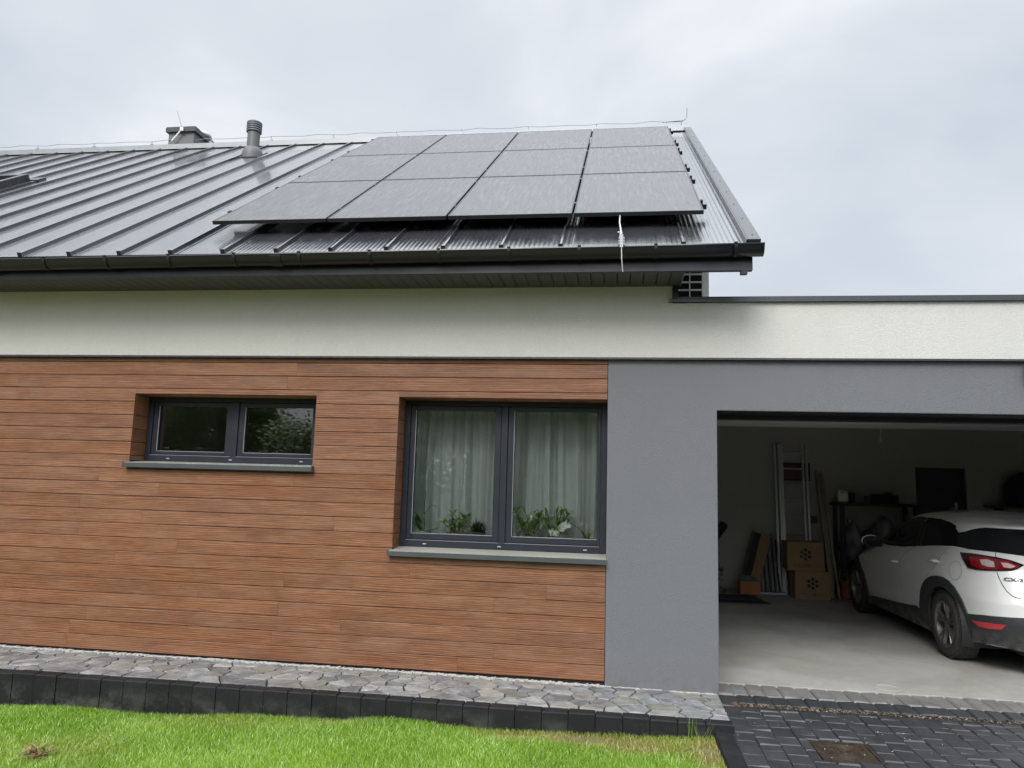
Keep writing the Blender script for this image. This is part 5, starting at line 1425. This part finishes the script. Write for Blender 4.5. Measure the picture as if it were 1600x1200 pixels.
# wheels
def wheel(cx, cy, sgn):
    r = .31
    b = MB()
    hub_ = [(.215, -.095), (.225, -.10), (.26, -.105), (.288, -.095), (.304, -.075), (.31, -.055), (.311, .0), (.31, .055), (.304, .075), (.288, .095), (.26, .105), (.225, .10), (.208, .088), (.205, -.09), (.215, -.095)]
    n = 64
    b.lathe([(p[0], p[1]) for p in hub_], (0, 0, 0), 'X', n)
    # tread blocks
    for i in range(60):
        a = 2*math.pi*i/60
        for x0, x1, sh in ((-.092, -.052, .5), (-.047, -.018, 0), (-.012, .012, .5), (.018, .047, 0), (.052, .092, .5)):
            a0 = a+sh*2*math.pi/60*.5; da = 2*math.pi/60*.36; q = []
            for rr_ in (.300, .3155 if abs(x0) < .05 and abs(x1) < .05 else .3115):
                q += [(x0, rr_*math.cos(a0-da), rr_*math.sin(a0-da)), (x1, rr_*math.cos(a0-da+.02*(1 if x0 < 0 else -1)), rr_*math.sin(a0-da+.02*(1 if x0 < 0 else -1))), (x1, rr_*math.cos(a0+da+.02*(1 if x0 < 0 else -1)), rr_*math.sin(a0+da+.02*(1 if x0 < 0 else -1))), (x0, rr_*math.cos(a0+da), rr_*math.sin(a0+da))]
            b.hexa(q)
    R_t = MB(); ox = sgn*.095
    R_t.lathe([(.204, -.09*1), (.208, .088), (.216, .097), (.206, .100), (.196, .090), (.188, .03), (.185, -.09)], (0, 0, 0), 'X', 48)
    for k in range(5):
        for dd in (-.17, .17):
            a = 2*math.pi*k/5 + dd + .3; ca, sa = math.cos(a), math.sin(a); cb, sb = math.cos(a-dd*.55), math.sin(a-dd*.55)
            tx, tz = -sa, ca
            for (r0, w0, h0, c0, s0), (r1, w1, h1, c1, s1) in (((.045, .014, .072, cb, sb), (.12, .017, .082, (cb+ca)/2, (sb+sa)/2)), ((.12, .017, .082, (cb+ca)/2, (sb+sa)/2), (.197, .021, .088, ca, sa))):
                q = []
                for h_ in (0, 1):
                    for (rr_, ww, hh, c_, s_) in ((r0, w0, h0, c0, s0), (r1, w1, h1, c1, s1)):
                        l_ = math.hypot(c_, s_); c_, s_ = c_/l_, s_/l_; wk = ww*(1 if h_ == 0 else .55); xx = hh-.028 if h_ == 0 else hh
                        pt = [(xx, rr_*c_+s_*wk, rr_*s_-c_*wk), (xx, rr_*c_-s_*wk, rr_*s_+c_*wk)]
                        q += pt if (rr_ == r0) else pt[::-1]
                R_t.hexa(q)
    R_t.lathe([(0, .04), (.052, .04), (.054, .074), (.034, .082), (0, .084)], (0, 0, 0), 'X', 24)
    disc = MB(); disc.lathe([(0, -.03), (.186, -.03), (.186, -.02), (0, -.02)], (0, 0, 0), 'X', 32); disc.lathe([(0, .0), (.13, .0), (.13, .012), (0, .012)], (0, 0, 0), 'X', 32)
    nut = MB()
    for k in range(5):
        a = 2*math.pi*k/5+.6; nut.lathe([(0, .06), (.009, .06), (.009, .081), (0, .082)], (0, .037*math.cos(a), .037*math.sin(a)), 'X', 8)
    def put(mb): mb.v = [(cx+sgn*p[0], cy+p[1], r+p[2]) for p in mb.v]
    for q in (b, R_t, disc, nut): put(q)
    ty = b.build('wheel', M['tyre'], car, local=True, smooth=True, auto=32)
    R_t.build('rim', M['rim_metal'], ty, local=True, smooth=True, auto=32); disc.build('brake_disc', M['rim_dark'], ty, local=True); nut.build('wheel_nut', M['rim_dark'], ty, local=True)
for cy in (.02, 2.66):
    for s in (-1, 1): wheel(s*.772, cy, s)

# ------------------------------------------------------------------ lawn grass
def grass():
    xs_, ys_ = [], []
    def scatter(n, x0, x1, y0, y1):
        xs_.append(rng.uniform(x0, x1, n)); ys_.append(rng.uniform(y0, y1, n))
    scatter(200000, -5.6, .718, -1.95, -.741); scatter(9000, -5.6, .718, -.80, -.739); scatter(45000, -7.5, .718, -3.4, -1.95)
    x = np.concatenate(xs_); y = np.concatenate(ys_)
    def bl(cx, cy, rx, ry): return np.exp(-(((x-cx)/rx)**2+((y-cy)/ry)**2))
    dry = 1.0*bl(-.62,-.86,.20,.07)+.95*bl(-.16,-.87,.22,.09)+.8*bl(.28,-.96,.26,.12)+.9*bl(.66,-1.05,.12,.28)+.7*bl(-1.80,-.80,.16,.05)+.25*bl(-2.6,-.86,.6,.12)+.3*bl(-3.3,-1.5,.4,.25)+.75*bl(.0,-.80,.6,.05)
    dry = np.clip(dry, 0, 1)
    cl = .5+.5*np.sin(x*3.1+np.sin(y*4.3)*1.3)*np.sin(y*5.7+np.sin(x*2.2)*1.7)
    keep = rng.random(len(x)) > dry*.9
    x, y, dry, cl = x[keep], y[keep], dry[keep], cl[keep]; n = len(x)
    z = np.array([lawn_z(a, c) for a, c in zip(x, y)]) - .004 + .012*np.sin(x*2.1+y*1.3)+.008*np.sin(x*5.3-y*3.7)
    h = rng.uniform(.024, .054, n)*(.78+.45*cl)*(1-.45*dry); wd = rng.uniform(.0012, .0026, n)
    a = rng.uniform(0, 2*np.pi, n); lean = rng.uniform(.15, 1.0, n)*h*(.6+.5*cl); th = rng.uniform(0, 2*np.pi, n)
    dx, dy = np.cos(a)*wd, np.sin(a)*wd; lx, ly = np.cos(th)*lean, np.sin(th)*lean
    # keep blades off the stone
    ly = np.where(y+ly > -.742, -np.abs(ly), ly); lx = np.where(x+lx > .72, -np.abs(lx), lx)
    V = np.zeros((n, 5, 3))
    V[:,0] = np.stack([x-dx, y-dy, z], 1); V[:,1] = np.stack([x+dx, y+dy, z], 1)
    V[:,2] = np.stack([x+dx*.8+lx*.38, y+dy*.8+ly*.38, z+h*.62], 1); V[:,3] = np.stack([x-dx*.8+lx*.38, y-dy*.8+ly*.38, z+h*.62], 1)
    V[:,4] = np.stack([x+lx, y+ly, z+h], 1)
    me = bpy.data.meshes.new('grass'); me.vertices.add(n*5); me.vertices.foreach_set('co', V.ravel())
    base = np.arange(n)*5
    loops = np.concatenate([np.stack([base, base+1, base+2, base+3], 1).ravel(), np.stack([base+3, base+2, base+4], 1).ravel()])
    me.loops.add(len(loops)); me.loops.foreach_set('vertex_index', loops.astype(np.int32))
    st = np.concatenate([np.arange(n)*4, n*4+np.arange(n)*3]); me.polygons.add(2*n)
    me.polygons.foreach_set('loop_start', st.astype(np.int32))
    me.update(calc_edges=True); me.validate()
    at = me.attributes.new('dry', 'FLOAT', 'POINT'); at.data.foreach_set('value', np.repeat(np.clip(dry*1.2, 0, 1), 5).astype(np.float32))
    me.materials.append(M['grass']); o = link(bpy.data.objects.new('grass', me)); o['kind'] = 'stuff'
    return o
grass()
t = thing('dry_weed', 'small clump of withered brown weed on the lawn', 'weed', (-3.34, -1.70, lawn_z(-3.34, -1.6)))
b = MB(); rr = random.Random(2)
for i in range(70):
    p = (-3.34+rr.uniform(-.07,.07), -1.70+rr.uniform(-.06,.06), lawn_z(-3.3,-1.6)+rr.uniform(.02,.06)); blade(b, p, rdir(rr, -.1, .9), rr.uniform(.03, .075), rr.uniform(.012, .026), .8, 3)
b.build('foliage', leaf('dry_leaf', [(0, (.16,.10,.045)), (.5, (.30,.21,.10)), (1, (.42,.33,.18))]), t)
b = MB()
for i in range(6): b.tube([(-3.34, -1.7, lawn_z(-3.3,-1.6)), (-3.34+rr.uniform(-.06,.06), -1.7+rr.uniform(-.05,.05), lawn_z(-3.3,-1.6)+.07)], .0025, 5)
b.build('stem', M['bark'], t)
# tall grass stalks by the kerb end
b = MB(); rr = random.Random(8)
for i in range(14):
    x = .64+rr.uniform(-.10,.08); blade(b, (x, -.80+rr.uniform(-.03,.02), -.095), Vector((rr.uniform(-.5,.6), rr.uniform(-.1,.15), 1)), rr.uniform(.10,.2), .005, .35, 5)
o = b.build('tall_grass', M['grass']); o['kind'] = 'stuff'
# fallen petals on the paving
b = MB(); rr = random.Random(17)
for i in range(80):
    if rr.random() < .75: x, y = .85+2.6*rr.random(), -.2-1.3*rr.random(); z = drive_z(y)+.003
    else: x, y = rr.uniform(-4, .8), rr.uniform(-.6, -.05); z = path_z(x)+.003
    s = rr.uniform(.002, .0055); a = rr.uniform(0, 6)
    b.add([(x+s*math.cos(a+k*1.26)*(1 if k % 2 else .7), y+s*math.sin(a+k*1.26), z+rr.uniform(0, .003)) for k in range(5)], [(0,1,2,3,4)])
o = b.build('fallen_petals', M['petal']); o['kind'] = 'stuff'

# ------------------------------------------------------------------ trees behind the photographer (they fill the reflections in the glass)
def make_tree(seed, H, rad, label, loc):
    rr = random.Random(seed); t = thing('tree', label, 'tree', (0, 0, 0), 'trees across the garden facing the house')
    b = MB(); lf = MB()
    b.tube([(0,0,-.3), (.05,0,H*.2), (.0,.1,H*.45), (.15,0,H*.75)], [.26,.2,.15,.05], 10)
    tips = []
    for i in range(15):
        z0 = H*rr.uniform(.14, .66); a = rr.uniform(0, 6.3); ln = rad*rr.uniform(.65, 1.05)*(1-.35*(z0/H)); d_ = Vector((math.cos(a), math.sin(a), rr.uniform(.15,.8))).normalized()
        p0 = Vector((.05,.05,z0)); p1 = p0+d_*ln*.5+Vector((0,0,.1)); p2 = p0+d_*ln
        b.tube([p0, p1, p2], [.085,.05,.015], 6); tips += [p0.lerp(p2, f) for f in (.4,.6,.8,1.0)]
        for k in range(2):
            d2 = (d_+Vector((rr.uniform(-.8,.8), rr.uniform(-.8,.8), rr.uniform(-.3,.6)))).normalized(); q = p1+d2*ln*.5; b.tube([p1, q], [.03,.008], 5); tips += [p1.lerp(q, .6), q]
    for i in range(20): tips.append(Vector((rr.uniform(-1,1)*rad*.4, rr.uniform(-1,1)*rad*.4, H*rr.uniform(.7,1))))
    for c in tips:
        s = rr.uniform(.45,.95)
        for k in range(120):
            p = c+Vector((rr.gauss(0,1), rr.gauss(0,1), rr.gauss(0,.75)))*s*.55; d_ = Vector((rr.uniform(-1,1), rr.uniform(-1,1), rr.uniform(-.6,.5))).normalized(); q = d_.cross(Vector((rr.random(), rr.random(), 1))).normalized(); L_ = rr.uniform(.12,.22)
            lf.add([p, p+d_*L_*.5+q*L_*.32, p+d_*L_, p+d_*L_*.5-q*L_*.32], [(0,1,2,3)])
    b.build('trunk', M['bark'], t, local=True, smooth=True); lf.build('crown', M['tree_leaf'], t, local=True, recalc=False)
    t.location = loc; return t
rr = random.Random(77)
t = thing('hedge', 'long tall dark green hedge across the garden facing the house', 'hedge', (0, -20.5, -.5))
n = 60000; nr = np.random.default_rng(5)
hx = nr.uniform(-24, 24, n); top = 4.1+.65*np.sin(hx*.7)+.35*np.sin(hx*1.9+1)+.2*np.sin(hx*4.3)
hz = nr.uniform(0, 1, n)**.85*top; hy = -20.5 + (1-.35*(hz/top)**2)*nr.uniform(-.2, 1.0, n)+.25*np.sin(hx*2.7+hz*2)
p0 = np.stack([hx, hy, hz-.5], 1); d0 = nr.normal(0, 1, (n, 3)); d0[:, 2] *= .6; d0 /= np.linalg.norm(d0, axis=1)[:, None]; q0 = np.cross(d0, nr.normal(0, 1, (n, 3))); q0 /= np.linalg.norm(q0, axis=1)[:, None]
ln = nr.uniform(.14, .30, n)[:, None]
V_ = np.stack([p0, p0+d0*ln*.5+q0*ln*.33, p0+d0*ln, p0+d0*ln*.5-q0*ln*.33], 1).reshape(-1, 3)
me = bpy.data.meshes.new('foliage'); me.from_pydata((V_-np.array([0, -20.5, -.5])).tolist(), [], np.arange(n*4).reshape(-1, 4).tolist()); me.materials.append(M['tree_leaf'])
o = link(bpy.data.objects.new('foliage', me)); o.parent = t
b = MB()
for i in range(48):
    x = -23.6+i*1.0; b.tube([(x, -20.4, -.6), (x+rr.uniform(-.2,.2), -20.3, .9), (x+rr.uniform(-.4,.4), -20.3, 2.2)], [.06, .045, .02], 6)
b.build('stem', M['bark'], t)
spots = [(-7.5,-15.5,0,1.0,'broad leafy tree reflected in the low wide window'), (-1.2,-16.5,1,1.0,'tall leafy tree reflected in the left pane of the tall window'),
         (3.6,-15.2,0,.95,'leafy tree facing the grey pillar beside the garage'), (8.2,-17,1,1.05,'tall leafy tree facing the garage opening'),
         (-13.5,-18,1,1.1,'tall leafy tree facing the far left end of the house'), (13.5,-15.5,0,1.05,'broad leafy tree facing the right end of the house'), (-4.4,-19.5,1,1.15,'tallest leafy tree set back behind the others')]
pro = [make_tree(1, 7.6, 3.6, 'x', (0,0,0)), make_tree(2, 8.4, 3.3, 'x', (0,0,0))]
used = set()
for x, y, k, s, lab in spots:
    o = pro[k] if k not in used else copy_tree(pro[k]); used.add(k)
    o.location = (x, y, -.4); o.scale = (s*.9, s*.9, s*.66); o.rotation_euler = (0, 0, x*1.7); o['label'] = lab
